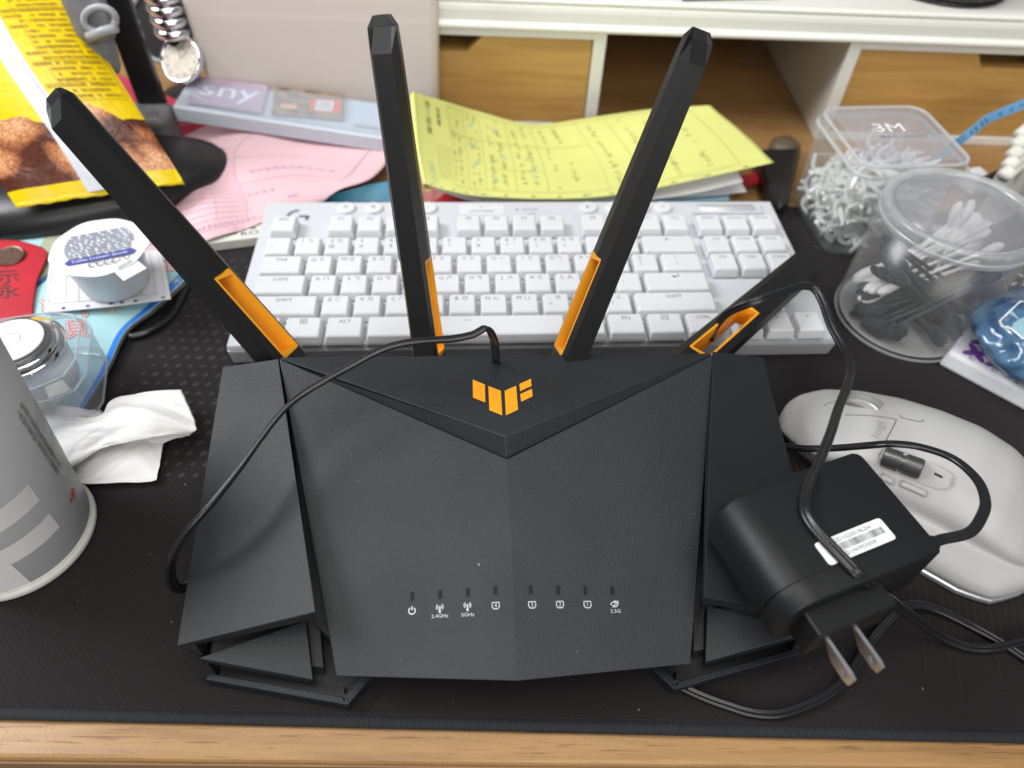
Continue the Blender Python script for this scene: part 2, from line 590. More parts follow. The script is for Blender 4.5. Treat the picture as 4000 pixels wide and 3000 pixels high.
M['tub_floor'] = clear('milky_tub_floor', (0.99, 0.99, 1.0), 0.55, (0.88, 0.88, 0.85), 0.3, 1.2, 0.3)
M['tub_lid'] = clear('milky_lid_plastic', (0.99, 0.99, 1.0), 0.26, (0.82, 0.82, 0.86), 0.22, 1.3, 0.5)
M['tub_rim'] = clear('tub_rim_plastic', (0.95, 0.96, 0.97), 0.42, (0.80, 0.83, 0.84), 0.2, 1.4, 0.4)
M['box_wall'] = clear('floss_box_plastic', (0.99, 1.0, 1.0), 0.09, (0.92, 0.93, 0.94), 0.15, 1.2, 0.55)
M['box_lid'] = clear('floss_box_lid_plastic', (0.99, 0.99, 1.0), 0.15, (0.86, 0.86, 0.89), 0.15, 1.3, 0.5)
M['box_rim'] = clear('floss_box_rim_plastic', (0.97, 0.98, 0.98), 0.48, (0.83, 0.84, 0.85), 0.15, 1.4, 0.4)
M['film'] = clear('clear_wrap_film', (0.98, 0.98, 0.99), 0.10, (0.8, 0.82, 0.85), 0.12, 1.5, 0.5)
M['album_clear'] = clear('acrylic_sleeve', (0.95, 0.97, 1.0), 0.22, (0.80, 0.84, 0.88), 0.12, 1.45, 0.4)
M['album_body'] = mat('pale_acrylic_edge', (0.55, 0.60, 0.65), 0.22, sss=0.2)
M['mauve_card'] = mat('mauve_card', (0.50, 0.36, 0.46), 0.35, var=0.15, vscale=25)
M['tan_card'] = mat('tan_photo_card', (0.34, 0.25, 0.17), 0.35, var=0.6, vscale=110)
M['coral'] = mat('coral_print', (0.74, 0.13, 0.07), 0.4)
M['frosted'] = None
def glassy(name, col, rough, ior, trans=1.0):
    m = mat(name, col, rough)
    nt, b = nodes_of(m)
    b.inputs['Transmission Weight'].default_value = trans
    b.inputs['IOR'].default_value = ior
    return m
def _frost():
    m = clear('frosted_polypropylene', (1, 1, 1), 0.70, (1.0, 0.90, 0.83), 0.3, 1.25, 0.1)
    nt = m.node_tree
    # what lies behind shows blurred: rough refraction in place of plain transparency
    tr = [n for n in nt.nodes if n.type == 'BSDF_TRANSPARENT'][0]
    rf = nt.nodes.new('ShaderNodeBsdfRefraction')
    rf.inputs['Roughness'].default_value = 0.25
    rf.inputs['IOR'].default_value = 1.04
    rf.inputs[0].default_value = (1, 0.98, 0.96, 1)
    for l in list(nt.links):
        if l.from_node == tr:
            nt.links.new(rf.outputs[0], l.to_socket)
    return m
M['frosted'] = _frost()
M['glass'] = clear('clear_moulded_acrylic', (0.97, 0.97, 1.0), 0.10, (0.86, 0.87, 0.92), 0.04, 1.8, 0.4)
M['blue_gel'] = mat('blue_gel_pack', (0.05, 0.13, 0.30), 0.22, col2=(0.14, 0.30, 0.46), vscale=55, coat=0.5)
def _blue():
    m = M['blue_gel']
    nt, b = nodes_of(m)
    b.inputs['Transmission Weight'].default_value = 0.35
_blue()
# black woven mat with faint diagonal weave
def _mat():
    m = mat('mat_fabric', (0.017, 0.016, 0.017), 0.85, sheen=0.12)
    nt, b = nodes_of(m)
    b.inputs['Specular IOR Level'].default_value = 0.12
    tc = nt.nodes.new('ShaderNodeTexCoord')
    n = nt.nodes.new('ShaderNodeTexNoise')
    n.inputs['Scale'].default_value = 9
    n.inputs['Detail'].default_value = 5
    nt.links.new(tc.outputs['Object'], n.inputs['Vector'])
    w = nt.nodes.new('ShaderNodeTexWave')
    w.wave_type = 'BANDS'
    w.bands_direction = 'DIAGONAL'
    w.inputs['Scale'].default_value = 210
    w.inputs['Distortion'].default_value = 2.0
    w.inputs['Detail'].default_value = 2
    nt.links.new(tc.outputs['Object'], w.inputs['Vector'])
    n2 = nt.nodes.new('ShaderNodeTexNoise')
    n2.inputs['Scale'].default_value = 1500
    nt.links.new(tc.outputs['Object'], n2.inputs['Vector'])
    r = nt.nodes.new('ShaderNodeValToRGB')
    r.color_ramp.elements[0].color = (0.0105, 0.0085, 0.0090, 1)
    r.color_ramp.elements[1].color = (0.0155, 0.0125, 0.0130, 1)
    nt.links.new(w.outputs['Fac'], r.inputs[0])
    mx = nt.nodes.new('ShaderNodeMixRGB')
    mx.inputs[2].default_value = (0.0160, 0.0140, 0.0143, 1)
    nt.links.new(n.outputs['Fac'], mx.inputs[0])
    nt.links.new(r.outputs[0], mx.inputs[1])
    nt.links.new(mx.outputs[0], b.inputs['Base Color'])
    bp = nt.nodes.new('ShaderNodeBump')
    bp.inputs['Strength'].default_value = 0.5
    bp.inputs['Distance'].default_value = 0.0003
    nt.links.new(n2.outputs['Fac'], bp.inputs['Height'])
    nt.links.new(bp.outputs[0], b.inputs['Normal'])
    return m
M['mat'] = _mat()
M['mat_dot'] = mat('mat_dot_print', (0.021, 0.021, 0.022), 0.8)
M['mat_red'] = mat('mat_red_print', (0.17, 0.012, 0.016), 0.8)
M['mat_red2'] = mat('mat_dim_red_print', (0.075, 0.012, 0.016), 0.8)
def _hem():
    m = mat('mat_stitched_hem', (0.010, 0.011, 0.014), 0.8)
    nt, b = nodes_of(m)
    tc = nt.nodes.new('ShaderNodeTexCoord')
    w = nt.nodes.new('ShaderNodeTexWave')
    w.inputs['Scale'].default_value = 260
    w.inputs['Distortion'].default_value = 2
    nt.links.new(tc.outputs['Object'], w.inputs['Vector'])
    bp = nt.nodes.new('ShaderNodeBump')
    bp.inputs['Strength'].default_value = 0.8
    bp.inputs['Distance'].default_value = 0.0004
    nt.links.new(w.outputs['Fac'], bp.inputs['Height'])
    nt.links.new(bp.outputs[0], b.inputs['Normal'])
    return m
M['hem'] = _hem()
scene.cycles.use_denoising = True
scene.cycles.max_bounces = 10
scene.cycles.transparent_max_bounces = 16
scene.cycles.caustics_reflective = False
scene.cycles.caustics_refractive = False
scene.cycles.sample_clamp_indirect = 4.0

# ---------------------------------------------------------------- desk
desk_front = 79.6
def _desk():
    prof = [(900, -3), (desk_front+2.2, -3), (desk_front+0.9, -3.4), (desk_front+0.2, -4.4), (desk_front, -5.6), (desk_front, -28), (900, -28)]
    o = mk('desk_top', loft([[(x, y, z) for y, z in prof] for x in (-800, 800)]), M['desk'], base=(0, 400, -28))
    o['kind'] = 'structure'
    b = mk('edge_band', obox((0, desk_front-0.35, -17.2), 1600, 0.7, 21.5), M['desk_edge'], o)
    return o
desk = _desk()

# ---------------------------------------------------------------- desk mat
def mat_front(x):
    return 94.3-0.0108*x
def _mat_obj():
    t = thing('desk_mat', 'black fabric desk mat with stitched hem under the router and keyboard', 'mat', (0, 280, -3))
    a = [(-560, mat_front(-560)), (560, mat_front(560)), (566, 468), (-554, 478)]
    pts = np.array([(x, y) for x, y in a])
    mk('fabric', prism(pts, -2.96, 0), M['mat'], t)
    def hem(p, q, name):
        L = np.linalg.norm(q-p)
        path = [np.array([*(p+(q-p)*k/60), -1.15+0.12*math.sin(k*1.7)]) for k in range(61)]
        sec = [(2.6*math.cos(a), 1.72*math.sin(a)) for a in np.linspace(0, 2*math.pi, 12, endpoint=False)]
        return mk(name, sweep(path, sec), M['hem'], t, smooth=True)
    hem(pts[0], pts[1], 'stitched_hem')
    hem(pts[1], pts[2], 'stitched_hem')
    hem(pts[2], pts[3], 'stitched_hem')
    # row of seam stitches just behind the front hem
    st = []
    for k in range(230):
        x = -230+k*2.05
        y = mat_front(x)+3.1+0.15*math.sin(k*2.3)
        st.append(obox((x, y, 0.12), 1.5, 0.4, 0.3, (1, 0.15*math.sin(k*5.1), 0)))
    s = mk('seam_stitch', join(*st), M['hem'], t)
    s['kind'] = 'stuff'
    # printed pale dots at the back left, printed red rays at the right
    dots = []
    for i in range(34):
        for j in range(26):
            c = np.array([-205+i*7.2+(j % 2)*3.6, 215+j*7.0])
            dots.append(place2(rect2(-1, -1, 1, 1), c[0], c[1], 0.85+0.5*random.random(), 1.4, 0.6))
    ink('dot_print', join2(*dots), lambda x, y: (x, y, 0.06), M['mat_dot'], t)
    def rays(x0, y0, n, step, dy, length, mt, seed):
        r = random.Random(seed)
        out = []
        for k in range(n):
            x = x0+step*k
            y = y0+dy*k
            l = length*r.uniform(0.5, 1.0)
            o = r.uniform(0, length*0.35)
            d = np.array([-0.27, -0.96])
            p = np.array([x, y])+d*o
            out.append(stroke([p, p+d*l], r.uniform(0.35, 0.6)))
        ink('red_ray_print', join2(*out), lambda x, y: (x, y, 0.07), mt, t)
    r = random.Random(6)
    lint = []
    for k in range(140):
        x, y = r.uniform(-215, 235), r.uniform(100, 300)
        a = r.uniform(0, 6.28)
        sz = r.choice([0.12, 0.15, 0.2, 0.3])
        lint.append(obox((x, y, 0.12), sz*r.uniform(1, 4), sz, 0.12, (math.cos(a), math.sin(a), 0), (-math.sin(a), math.cos(a), 0)))
    lo = mk('lint_speck', join(*lint), M['dust'], t)
    lo['kind'] = 'stuff'
    rays(231, 268, 13, 2.4, -0.2, 26, M['mat_red2'], 1)
    rays(238, 266, 11, 2.4, -0.3, 34, M['mat_red'], 2)
    rays(252, 250, 16, 2.4, -0.5, 44, M['mat_red2'], 3)
    rays(153, 233, 22, 1.7, -0.2, 22, M['mat_red2'], 4)
    rays(150, 222, 50, 3.4, -1.2, 70, mat('mat_faint_red_print', (0.021, 0.0115, 0.0125), 0.9), 5)
_mat_obj()

# ---------------------------------------------------------------- riser shelf with bamboo drawers
YS = 577.8
def _shelf():
    t = thing('riser_shelf', 'white desk riser shelf with moulded top board and bamboo drawers', 'shelf', (100, 680, -3))
    # moulded top board: beads and a cove along its front
    y0 = YS-3.5
    prof = [(800, 80.8), (y0+3, 80.8), (y0+0.8, 81.6), (y0, 83.2), (y0+0.5, 85.0), (y0+2.4, 86.4), (y0+3.2, 87.2), (y0+3.4, 95), (y0+4.2, 98.4), (y0+5.2, 99.2),
            (y0+5.2, 100.0), (y0+4.4, 100.8), (y0+4.2, 102.0), (y0+5.2, 103.2), (y0+7.5, 103.8), (800, 103.8)]
    mk('top_board', loft([[(x, y, z) for y, z in prof] for x in (-240, 640)]), M['white_lacquer'], t, bevel=0.4)
    def unit(x0, x1, stile, rail):
        mk('side_panel', obox(((x0+x0+stile)/2, (YS+795)/2, 38.8), stile, 795-YS, 83.4), M['white_lacquer'], t, bevel=0.5)
        mk('side_panel', obox(((x1+x1-stile)/2, (YS+795)/2, 38.8), stile, 795-YS, 83.4), M['white_lacquer'], t, bevel=0.5)
        mk('top_rail', obox(((x0+x1)/2, YS+6, 78.0), x1-x0-2*stile-0.1, 11.6, 5.2), M['white_lacquer'], t, bevel=0.4)
        mk('bottom_rail', obox(((x0+x1)/2, YS+6, 0.6), x1-x0-2*stile-0.1, 11.6, 7.0), M['white_lacquer'], t, bevel=0.4)
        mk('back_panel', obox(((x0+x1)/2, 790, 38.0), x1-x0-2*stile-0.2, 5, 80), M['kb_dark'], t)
    def drawer(poly, name='drawer_front'):
        V = [(x, YS+2.0, z) for x, z in poly]
        return mk(name, slab(V, down=(0, 12, 0)), M['bamboo'], t, bevel=0.5)
    unit(-236, 81.6, 10, 5)
    unit(273.6, 560, 10, 5)
    # fronts with a finger notch cut in their top edge
    drawer([(-225.2, 4.8), (70.8, 4.8), (70.8, 74.8), (-15.5, 74.8), (-28.5, 61.6), (-112, 61.6), (-125, 74.8), (-225.2, 74.8)])
    drawer([(284.4, 4.8), (549, 4.8), (549, 74.8), (455, 74.8), (440, 63.0), (387, 63.0), (379, 74.8), (284.4, 74.8)])
    mk('drawer_box', obox((-72, 690, 30), 270, 190, 50), M['bamboo'], t)
    mk('drawer_box', obox((416, 690, 30), 250, 190, 50), M['bamboo'], t)
    # dark strip lying in the open bay at the back
    return t
_shelf()
bb = mk('bay_back_board', obox((177, 798, 39), 190, 4, 83), M['brown_label'], None, base=(177, 798, -3))
tag(bb, 'dark board closing the open bay under the shelf at the back', 'board')

# monitor foot and a speckled round base standing on the shelf
t = thing('monitor_foot', 'flat black monitor foot standing on the white shelf', 'monitor foot', (150, 640, 103.8))
c1, c2 = P(2665, 6, 103.8), P(3045, -2, 103.8)
mk('plate', prism([(c1[0], c1[1]), (c2[0], c2[1]), (c2[0]+4, c2[1]+150), (c1[0]-4, c1[1]+150)], 103.8, 108.5), M['black_smooth'], t, bevel=1.0)
mk('neck', obox(((c1[0]+c2[0])/2, c1[1]+95, 170), 52, 22, 124), M['black_smooth'], t, bevel=3)
cc = P(3770, 38, 103.8)
t = thing('speaker', 'dark speckled round speaker base on the white shelf, upper right', 'speaker', (cc[0], cc[1]+52, 103.8))
spk = mat('speckled_black_fabric', (0.012, 0.012, 0.010), 0.7, col2=(0.10, 0.10, 0.06), vscale=420)
mk('fabric_body', lathe([(0, 0), (40, 0), (49, 2.5), (53, 8), (54, 20), (54, 90), (50, 97), (0, 99)], (cc[0], cc[1]+52, 103.8), 56), spk, t, smooth=True)
mk('base_ring', lathe([(38, -0.0), (50, 0.2), (51.5, 2.4), (49, 3.2), (38, 3)], (cc[0], cc[1]+52, 103.8), 56), M['black_smooth'], t, smooth=True)
# ---------------------------------------------------------------- router
ROT = R(3.3)
RC, RS = math.cos(ROT), math.sin(ROT)
RX, RY = np.array([RC, RS, 0]), np.array([-RS, RC, 0])
AL, AR = P(1091, 1401, 57), P(2785, 1385, 57)
BL, BR = P(1314, 2641, 24), P(2698, 2593, 24)
CF = P(2020, 2660, 26.2)
RO0 = (AL+AR)/2
RO0 = np.array([RO0[0], RO0[1], 0])
def mir(p):
    d = np.asarray(p, float)-RO0
    return RO0 + RX*(-(d@RX)) + RY*(d@RY) + np.array([0, 0, d[2]])
V1a = on_plane(1981, 1793, plane3(AL, BL, CF))
V1b = on_plane(1981, 1793, plane3(AR, BR, CF))
V1 = (V1a+V1b)/2
V0 = P(1974, 1705, 55.0)
PLL, PLR = plane3(AL, BL, CF), plane3(AR, BR, CF)
PLV = plane3(AL, AR, V0)
def at_main(px, py, off=0.0):
    a = on_plane(px, py, PLL)
    return a if (a-V1)@RX < 0 else on_plane(px, py, PLR)
def _router():
    t = thing('wifi_router', 'black angular wifi router with four antennas and orange logo on the mat', 'router', (RO0[0], RO0[1]-70, 0))
    up = np.array([0, 0, 1.0])
    # main top panel: two facets meeting at a centre crease, with a thick rim
    V = [AL, V1a*0+V1, AR, BR, CF, BL]
    drop = [np.array([0, 0, -9.0])]*3 + [np.array([0, 4, -7.0])]*3
    top = np.array(V)
    bot = np.array([v+d for v, d in zip(V, drop)])
    n = 6
    F = [(0, 1, 4, 5), (1, 2, 3, 4)] + [(i, (i+1) % n, (i+1) % n+n, i+n) for i in range(n)] + [(n, n+1, n+4, n+5), (n+1, n+2, n+3, n+4)]
    main = mk('top_panel', (np.concatenate([top, bot]), F), M['router'], t, bevel=0.35, angle=12)
    # raised V panel at the back that carries the logo
    bl, br = AL+RX*0.6, AR-RX*0.6
    vtop = [bl, V0, br, br+RY*1.0, bl+RY*1.0]
    vbot = [AL+RX*0.7-up*3, V1-up*3, AR-RX*0.7-up*3, br+RY*1.0-up*12, bl+RY*1.0-up*12]
    mk('logo_panel', loft([vbot, vtop]), M['router'], t, bevel=0.4, angle=20)
    # wings
    D = P(869, 1433, 49)
    E_ = P(690, 2524, 30)
    plw = plane3(AL, D, E_)
    Fp = on_plane(1233, 2391, plw)
    A2 = AL-RX*0.5
    T1, T2, T3 = P(771, 2571, 21), P(1195, 2424, 20), P(1223, 2655, 13)
    L1, L2 = P(827, 2633, 6), P(809, 2680, 0.5)
    Dl = np.array([D[0]+3, D[1]-2, 4.0])
    def both(name, VF, m, **k):
        V, F = VF
        V = np.asarray(V, float)
        mk(name, (V, F), m, t, **k)
        mk(name, (np.array([mir(v) for v in V]), [q[::-1] for q in F]), m, t, **k)
    wt = [A2, D, E_, Fp]
    wb_ = [A2-up*14, D-up*7+RX*1.5, E_-up*3.5+RX*2.2+RY*1.0, Fp-up*9-RX*1.5+RY*1.0]
    both('wing_panel', loft([wb_, wt]), M['router'], bevel=0.35, angle=20)
    both('wing_front_facet', loft([[T1-up*4, T2-up*6, T3-up*5], [T1, T2, T3]]), M['router'], bevel=0.3)
    # outer side wall under the wing
    o1 = [D-up*4+RX*0.6, E_-up*1.5+RX*0.6+RY*0.3, L2, Dl]
    both('side_wall', loft([[p+RX*5.5+RY*1.2 for p in o1], o1]), M['router_dark'], bevel=0.3)
    # corner wall closing the front of the side
    cw = [E_-up*0.6+RX*0.4, T1+RX*0.5-up*0.4, L1, L2-RX*0.2]
    both('corner_wall', loft([[p+RY*2.2+RX*0.4 for p in cw], cw]), M['router_dark'], bevel=0.2)
    # inner hull seen through the gaps
    hb = [AL+RX*4+RY*0-up*13, AR-RX*4-up*13, mir(T2)-up*3-RX*3, BR-up*9+RY*14, BL-up*9+RY*14, T2-up*3+RX*3]
    hz = [np.array([p[0], p[1], 3.0]) for p in hb]
    mk('inner_hull', loft([hz, hb]), M['router_dark'], t)
    both('wing_core', loft([[np.array([p[0], p[1], 3.0]) for p in (A2+RX*6, Dl+RX*3, T1+RX*4+RY*3, T3+RX*3+RY*5)], [A2+RX*6-up*15, D-up*9+RX*5, T1+RX*4+RY*3-up*2.5, T3+RX*3+RY*6-up*3.2]]), M['router_dark'])
    mk('back_wall', obox(RO0+np.array([0, 0, 27])-RY*4, 225, 8, 47, RX, RY), M['router_dark'], t)
    # feet: a low tray with a raised front bar and an inner bar
    tip = P(1366, 2774, 0.3)
    inn = P(1490, 2647, 0.3)
    back = inn+RY*60-RX*25
    l0 = np.array([L2[0]+1, L2[1]+0.5, 0.3])
    lb = l0+RY*70+RX*4
    tray = [l0+RX*2+RY*2, tip+RY*2.5, inn+RY*1, back, lb]
    both('foot_tray', prism([p[:2] for p in tray], 0.3, 3.2), M['router_dark'])
    def bar(p, q, h, w, z0=0.3):
        d = nrm(q-p)
        s = np.cross([0, 0, 1], d)*w
        return loft([[np.array([*(a+b)[:2], z0]) for a, b in ((p, 0), (q, 0), (q, s), (p, s))], [np.array([*(a+b)[:2], h]) for a, b in ((p, 0), (q, 0), (q, s*0.85), (p, s*0.85))]])
    both('foot_bar', bar(l0, tip, 7.0, 3.2), M['router'], bevel=0.3)
    both('foot_bar', bar(tip, inn+RY*14+RX*10, 7.0, 4.2), M['router'], bevel=0.3)
    d1, d2 = nrm(tip-l0), nrm(inn+RY*14+RX*10-tip)
    n1, n2 = np.cross([0, 0, 1], d1), np.cross([0, 0, 1], d2)
    cnr = [tip-d1*0.8, tip+d2*0.8, tip+d2*2.4+n2*4.1, tip+n1*4.4+n2*4.2-d1*1.5+d2*1.5, tip-d1*2.4+n1*3.2]
    both('foot_corner', prism([p[:2] for p in cnr], 0.35, 7.06), M['router'])
    # seams scored at the panel joints: thin shadow gap either side is geometry already
    # logo tiles
    Zl = lambda x, y: (1700+x*0.27125, 1400+y*0.27125)
    tiles = [[(540, 308), (715, 380), (722, 637), (545, 567)], [(765, 400), (945, 470), (965, 823), (780, 748)], [(1000, 470), (1165, 398), (1192, 740), (1018, 823)],
             [(1213, 372), (1378, 297), (1386, 400), (1222, 475)], [(1225, 518), (1392, 442), (1402, 548), (1237, 628)]]
    for q in tiles:
        c = np.mean(q, axis=0)
        pts = np.array([on_plane(*Zl(*p), PLV) for p in q])
        big = np.array([on_plane(*Zl(*(np.array(p)+nrm(np.array(p)-c)*9)), PLV) for p in q])
        f = mk('logo_recess', loft([big-PLV[1]*0.3, big+PLV[1]*0.10]), M['seam'], t)
        mk('logo_tile', loft([pts, pts+PLV[1]*0.22]), M['orange_foil'], f)
    # indicator windows and their icons
    Zi = lambda x, y: (1400+x*0.5877, 2150+y*0.5877)
    leds = [(357, 305), (542, 293), (727, 279), (910, 266), (1145, 262), (1327, 264), (1506, 266), (1686, 267)]
    for k, (x, y) in enumerate(leds):
        pl = PLL if k < 4 else PLR
        px, py = Zi(x, y)
        c = on_plane(px, py, pl)
        ax = nrm(RX-pl[1]*(RX@pl[1]))
        ay = np.cross(pl[1], ax)
        r = mk('led_window', join(*[obox(c+pl[1]*0.06+ax*sx*0.75, 0.32, 3.7, 0.25, ax, ay) for sx in (-1, 1)], *[obox(c+pl[1]*0.07+ay*sy*1.7, 1.5, 0.32, 0.25, ax, ay) for sy in (-1, 1)]), M['seam'], t)
        mk('lens', obox(c+pl[1]*0.08, 1.3, 3.2, 0.3, ax, ay), M['led'], r, bevel=0.12)
    def icon(x, y, shape, k, size=1.0):
        pl = PLL if k < 4 else PLR
        c = on_plane(*Zi(x, y), pl)
        ax = nrm(RX-pl[1]*(RX@pl[1]))
        ay = np.cross(pl[1], ax)
        ink('printed_icon', place2(shape, 0, 0, size), planar(c, ax, ay, 0.07), M['print_grey'], t)
    power = join2(stroke(arc(0, 0, 1.35, 125, 415, 26), 0.5), stroke([(0, 0.3), (0, 1.9)], 0.5))
    wifi = join2((np.array([(-0.22, 0.2), (0.22, 0.2), (0.55, -2.1), (-0.55, -2.1)]), [(0, 1, 2, 3)]), place2((np.array(arc(0, 0, 0.42, 0, 330, 10)), [tuple(range(10))]), 0, 0.45),
                 *[stroke(arc(0, 0.45, r, s-48, s+48, 10), 0.33) for r in (0.95, 1.6) for s in (0, 180)])
    def port(n):
        sh = [(-1.45, 1.3), (1.45, 1.3), (1.5, -0.4), (0.9, -1.3), (-0.9, -1.3), (-1.5, -0.4)]
        return join2(stroke(sh, 0.42, True), txt(n, 0, 0.02, 2.3))
    globe = join2(stroke(arc(0, 0, 1.15, -160, 120, 22), 0.42), stroke(arc(0, 0, 1.75, 10, 215, 20, 0.75), 0.36), stroke([(-1.2, -1.4), (0.4, 0.1), (1.5, 1.35)], 0.36))
    icon(356, 402, power, 0)
    icon(541, 383, wifi, 1, 0.92)
    icon(725, 371, wifi, 2, 0.92)
    icon(541, 437, txt('2.4GHz', 0, 0, 2.05, sx=1.12), 1)
    icon(727, 428, txt('5GHz', 0, 0, 2.05, sx=1.12), 2)
    icon(913, 367, port('4'), 3)
    icon(1155, 362, port('3'), 4)
    icon(1340, 360, port('2'), 5)
    icon(1523, 360, port('1'), 6)
    icon(1705, 356, globe, 7)
    icon(1710, 404, txt('2.5G', 0, 0, 2.05, sx=1.12), 7)
    # lint and dust specks
    sp = []
    r = random.Random(5)
    for k in range(80):
        x, y = r.uniform(1150, 2750), r.uniform(1430, 2600)
        if k < 34:
            x, y = r.uniform(1250, 2600), r.uniform(1410, 1600)
        c = on_plane(x, y, PLV) if (on_plane(x, y, PLV)-at_main(x, y))[2] > 0 and y < 1690 and abs(x-1974) < (1705-y)*2.6 else at_main(x, y)
        s = r.choice([0.10, 0.12, 0.15, 0.22])
        sp.append(obox(c+np.array([0, 0, 0.15]), s*r.uniform(1, 2.2), s, 0.15, (math.cos(k), math.sin(k), 0), (-math.sin(k), math.cos(k), 0)))
    c = at_main(1871, 2207)
    sp.append(obox(c+np.array([0, 0, 0.25]), 1.3, 0.6, 0.35, (0.5, -0.8, 0), (0.8, 0.5, 0)))
    d = mk('dust_speck', join(*sp), M['dust'], t)
    d['kind'] = 'stuff'
    # antennas
    def antenna(base, tipp, wb, wt, slot, name='antenna'):
        L = nrm(tipp-base)
        ln = np.linalg.norm(tipp-base)
        Dv = nrm(np.array([0, 1.0, 0])-L*L[1])
        Tv = np.cross(L, Dv)
        def ring(s, k, trim=None):
            c = base+L*s
            w, d = wb+(wt-wb)*s/ln, 22.0+(17.5-22.0)*s/ln
            f = w*0.31
            hw = w*0.5
            dd = d/2
            pts = [(-f, -dd), (f, -dd), (hw, -dd*0.15), (hw, dd*0.55), (f, dd), (-f, dd), (-hw, dd*0.55), (-hw, -dd*0.15)]
            return c, pts
        s0, s1 = slot
        def at(s, a, b):
            c, pts = ring(s, 0)
            return c+Tv*a+Dv*b
        def rg(s):
            c, pts = ring(s, 0)
            return [c+Tv*a+Dv*b for a, b in pts]
        # slot opening: a through hole in the side faces. The blade is a front rail, a back rail and solid ends.
        def half(front, sa, sb):
            out = []
            for s in (sa, sb):
                c, pts = ring(s, 0)
                fx, hw = pts[1][0], pts[2][0]
                dd = -pts[0][1]
                if front:
                    # meets the slot plane a little behind the front face
                    cut = -dd*0.60
                    w_ = fx+(hw-fx)*((cut+dd)/(dd*0.85))
                    out.append([c+Tv*a+Dv*b for a, b in [(-fx, -dd), (fx, -dd), (w_, cut), (-w_, cut)]])
                else:
                    cut = dd*0.60
                    out.append([c+Tv*a+Dv*b for a, b in [(hw, cut), (hw, dd*0.55), (fx, dd), (-fx, dd), (-hw, dd*0.55), (-hw, cut)]])
            return loft(out)
        if slot:
            parts = [loft([rg(0), rg(s0)]), half(True, s0, s1), half(False, s0, s1), loft([rg(s1), rg(ln-13)])]
        else:
            parts = [loft([rg(0), rg(ln-13)])]
        # chisel tip: a long slanted facet towards the front
        c, pts = ring(ln-13, 0)
        a0 = [c+Tv*a+Dv*b for a, b in pts]
        c2, p2 = ring(ln-4, 0)
        a1 = [c2+Tv*a*0.98+Dv*max(b, -0.02*abs(b)-0.0 if b < 0 else b) for a, b in p2]
        a1 = []
        for a, b in p2:
            bb = b if b > -1.5 else (b*0.05)
            a1.append(c2+Tv*a*0.96+Dv*bb)
        c3, p3 = ring(ln, 0)
        a2 = [c3+Tv*a*0.62+Dv*(max(b, 1.5)*0.8+0.4*b*0) for a, b in p3]
        parts.append(loft([a0, a1, a2]))
        body = mk(name, join(*parts), M['antenna'], t)
        if slot:
            # orange liner: four walls lining the slot
            e = 0.25
            def wall(quads):
                return loft(quads)
            ls = []
            def cutpts(s):
                c, pts = ring(s, 0)
                fx, hw = pts[1][0], pts[2][0]
                dd = -pts[0][1]
                cf = -dd*0.60
                wf = fx+(hw-fx)*((cf+dd)/(dd*0.85))
                return c, cf, wf, dd*0.54, hw
            for (fr) in (True, False):
                rr = []
                for s in (s0+e, s1-e):
                    c, cf, wf, cb, hw = cutpts(s)
                    if fr:
                        rr.append([c+Tv*a+Dv*b for a, b in [(-wf-.12, cf+.02), (wf+.12, cf+.02), (wf+.2, cf+1.3), (-wf-.2, cf+1.3)]])
                    else:
                        rr.append([c+Tv*a+Dv*b for a, b in [(-hw-.12, cb-1.3), (hw+.12, cb-1.3), (hw+.12, cb-.02), (-hw-.12, cb-.02)]])
                ls.append(loft(rr))
            for s, sg, dz in ((s0, 1, 2.5), (s1, -1, 2.5)):
                rr = []
                for k in (0, 1):
                    c, cf, wf, cb, hw = cutpts(s+sg*0.02)
                    q = []
                    for a, b in ((-wf, cf+1.2), (wf, cf+1.2), (hw, cb-1.2), (-hw, cb-1.2)):
                        sl = dz*(0 if k == 0 else 1)*((cb-b)/(cb-cf) if sg > 0 else (b-cf)/(cb-cf))
                        q.append(c+Tv*a*1.02+Dv*b+L*sg*(sl+1.3*k))
                    rr.append(q)
                ls.append(loft(rr))
            mk('orange_liner', join(*ls), M['orange'], body)
        # hinge barrel behind the router
        hb_ = base-L*6
        mk('hinge', lathe([(0, -7), (6.5, -7), (6.8, 0), (6.5, 7), (0, 7)], hb_, 20, axis=Dv), M['antenna'], body, smooth=True)
        return body
    yb = RO0[1]+8
    def baseat(px, py, tp):
        p = PY(px, py, yb)
        d = nrm(p-tp)
        return p+d*(8 if p[2] > 40 else 0)
    t1 = PY(190, 368, 312)
    antenna(baseat(1092, 1388, t1), t1, 18.0, 13.0, (6, 57))
    t2 = PY(1487, 62, 305)
    antenna(baseat(1672, 1388, t2), t2, 16.2, 12.2, (8, 62))
    t3 = PY(2748, 118, 312)
    antenna(baseat(2230, 1383, t3), t3, 16.8, 12.2, (8, 62))
    b4 = PY(2655, 1462, yb+2)
    t4 = P(3197, 992, 35)
    antenna(b4, t4, 14.5, 13.5, (14, 68))
    return t
router = _router()
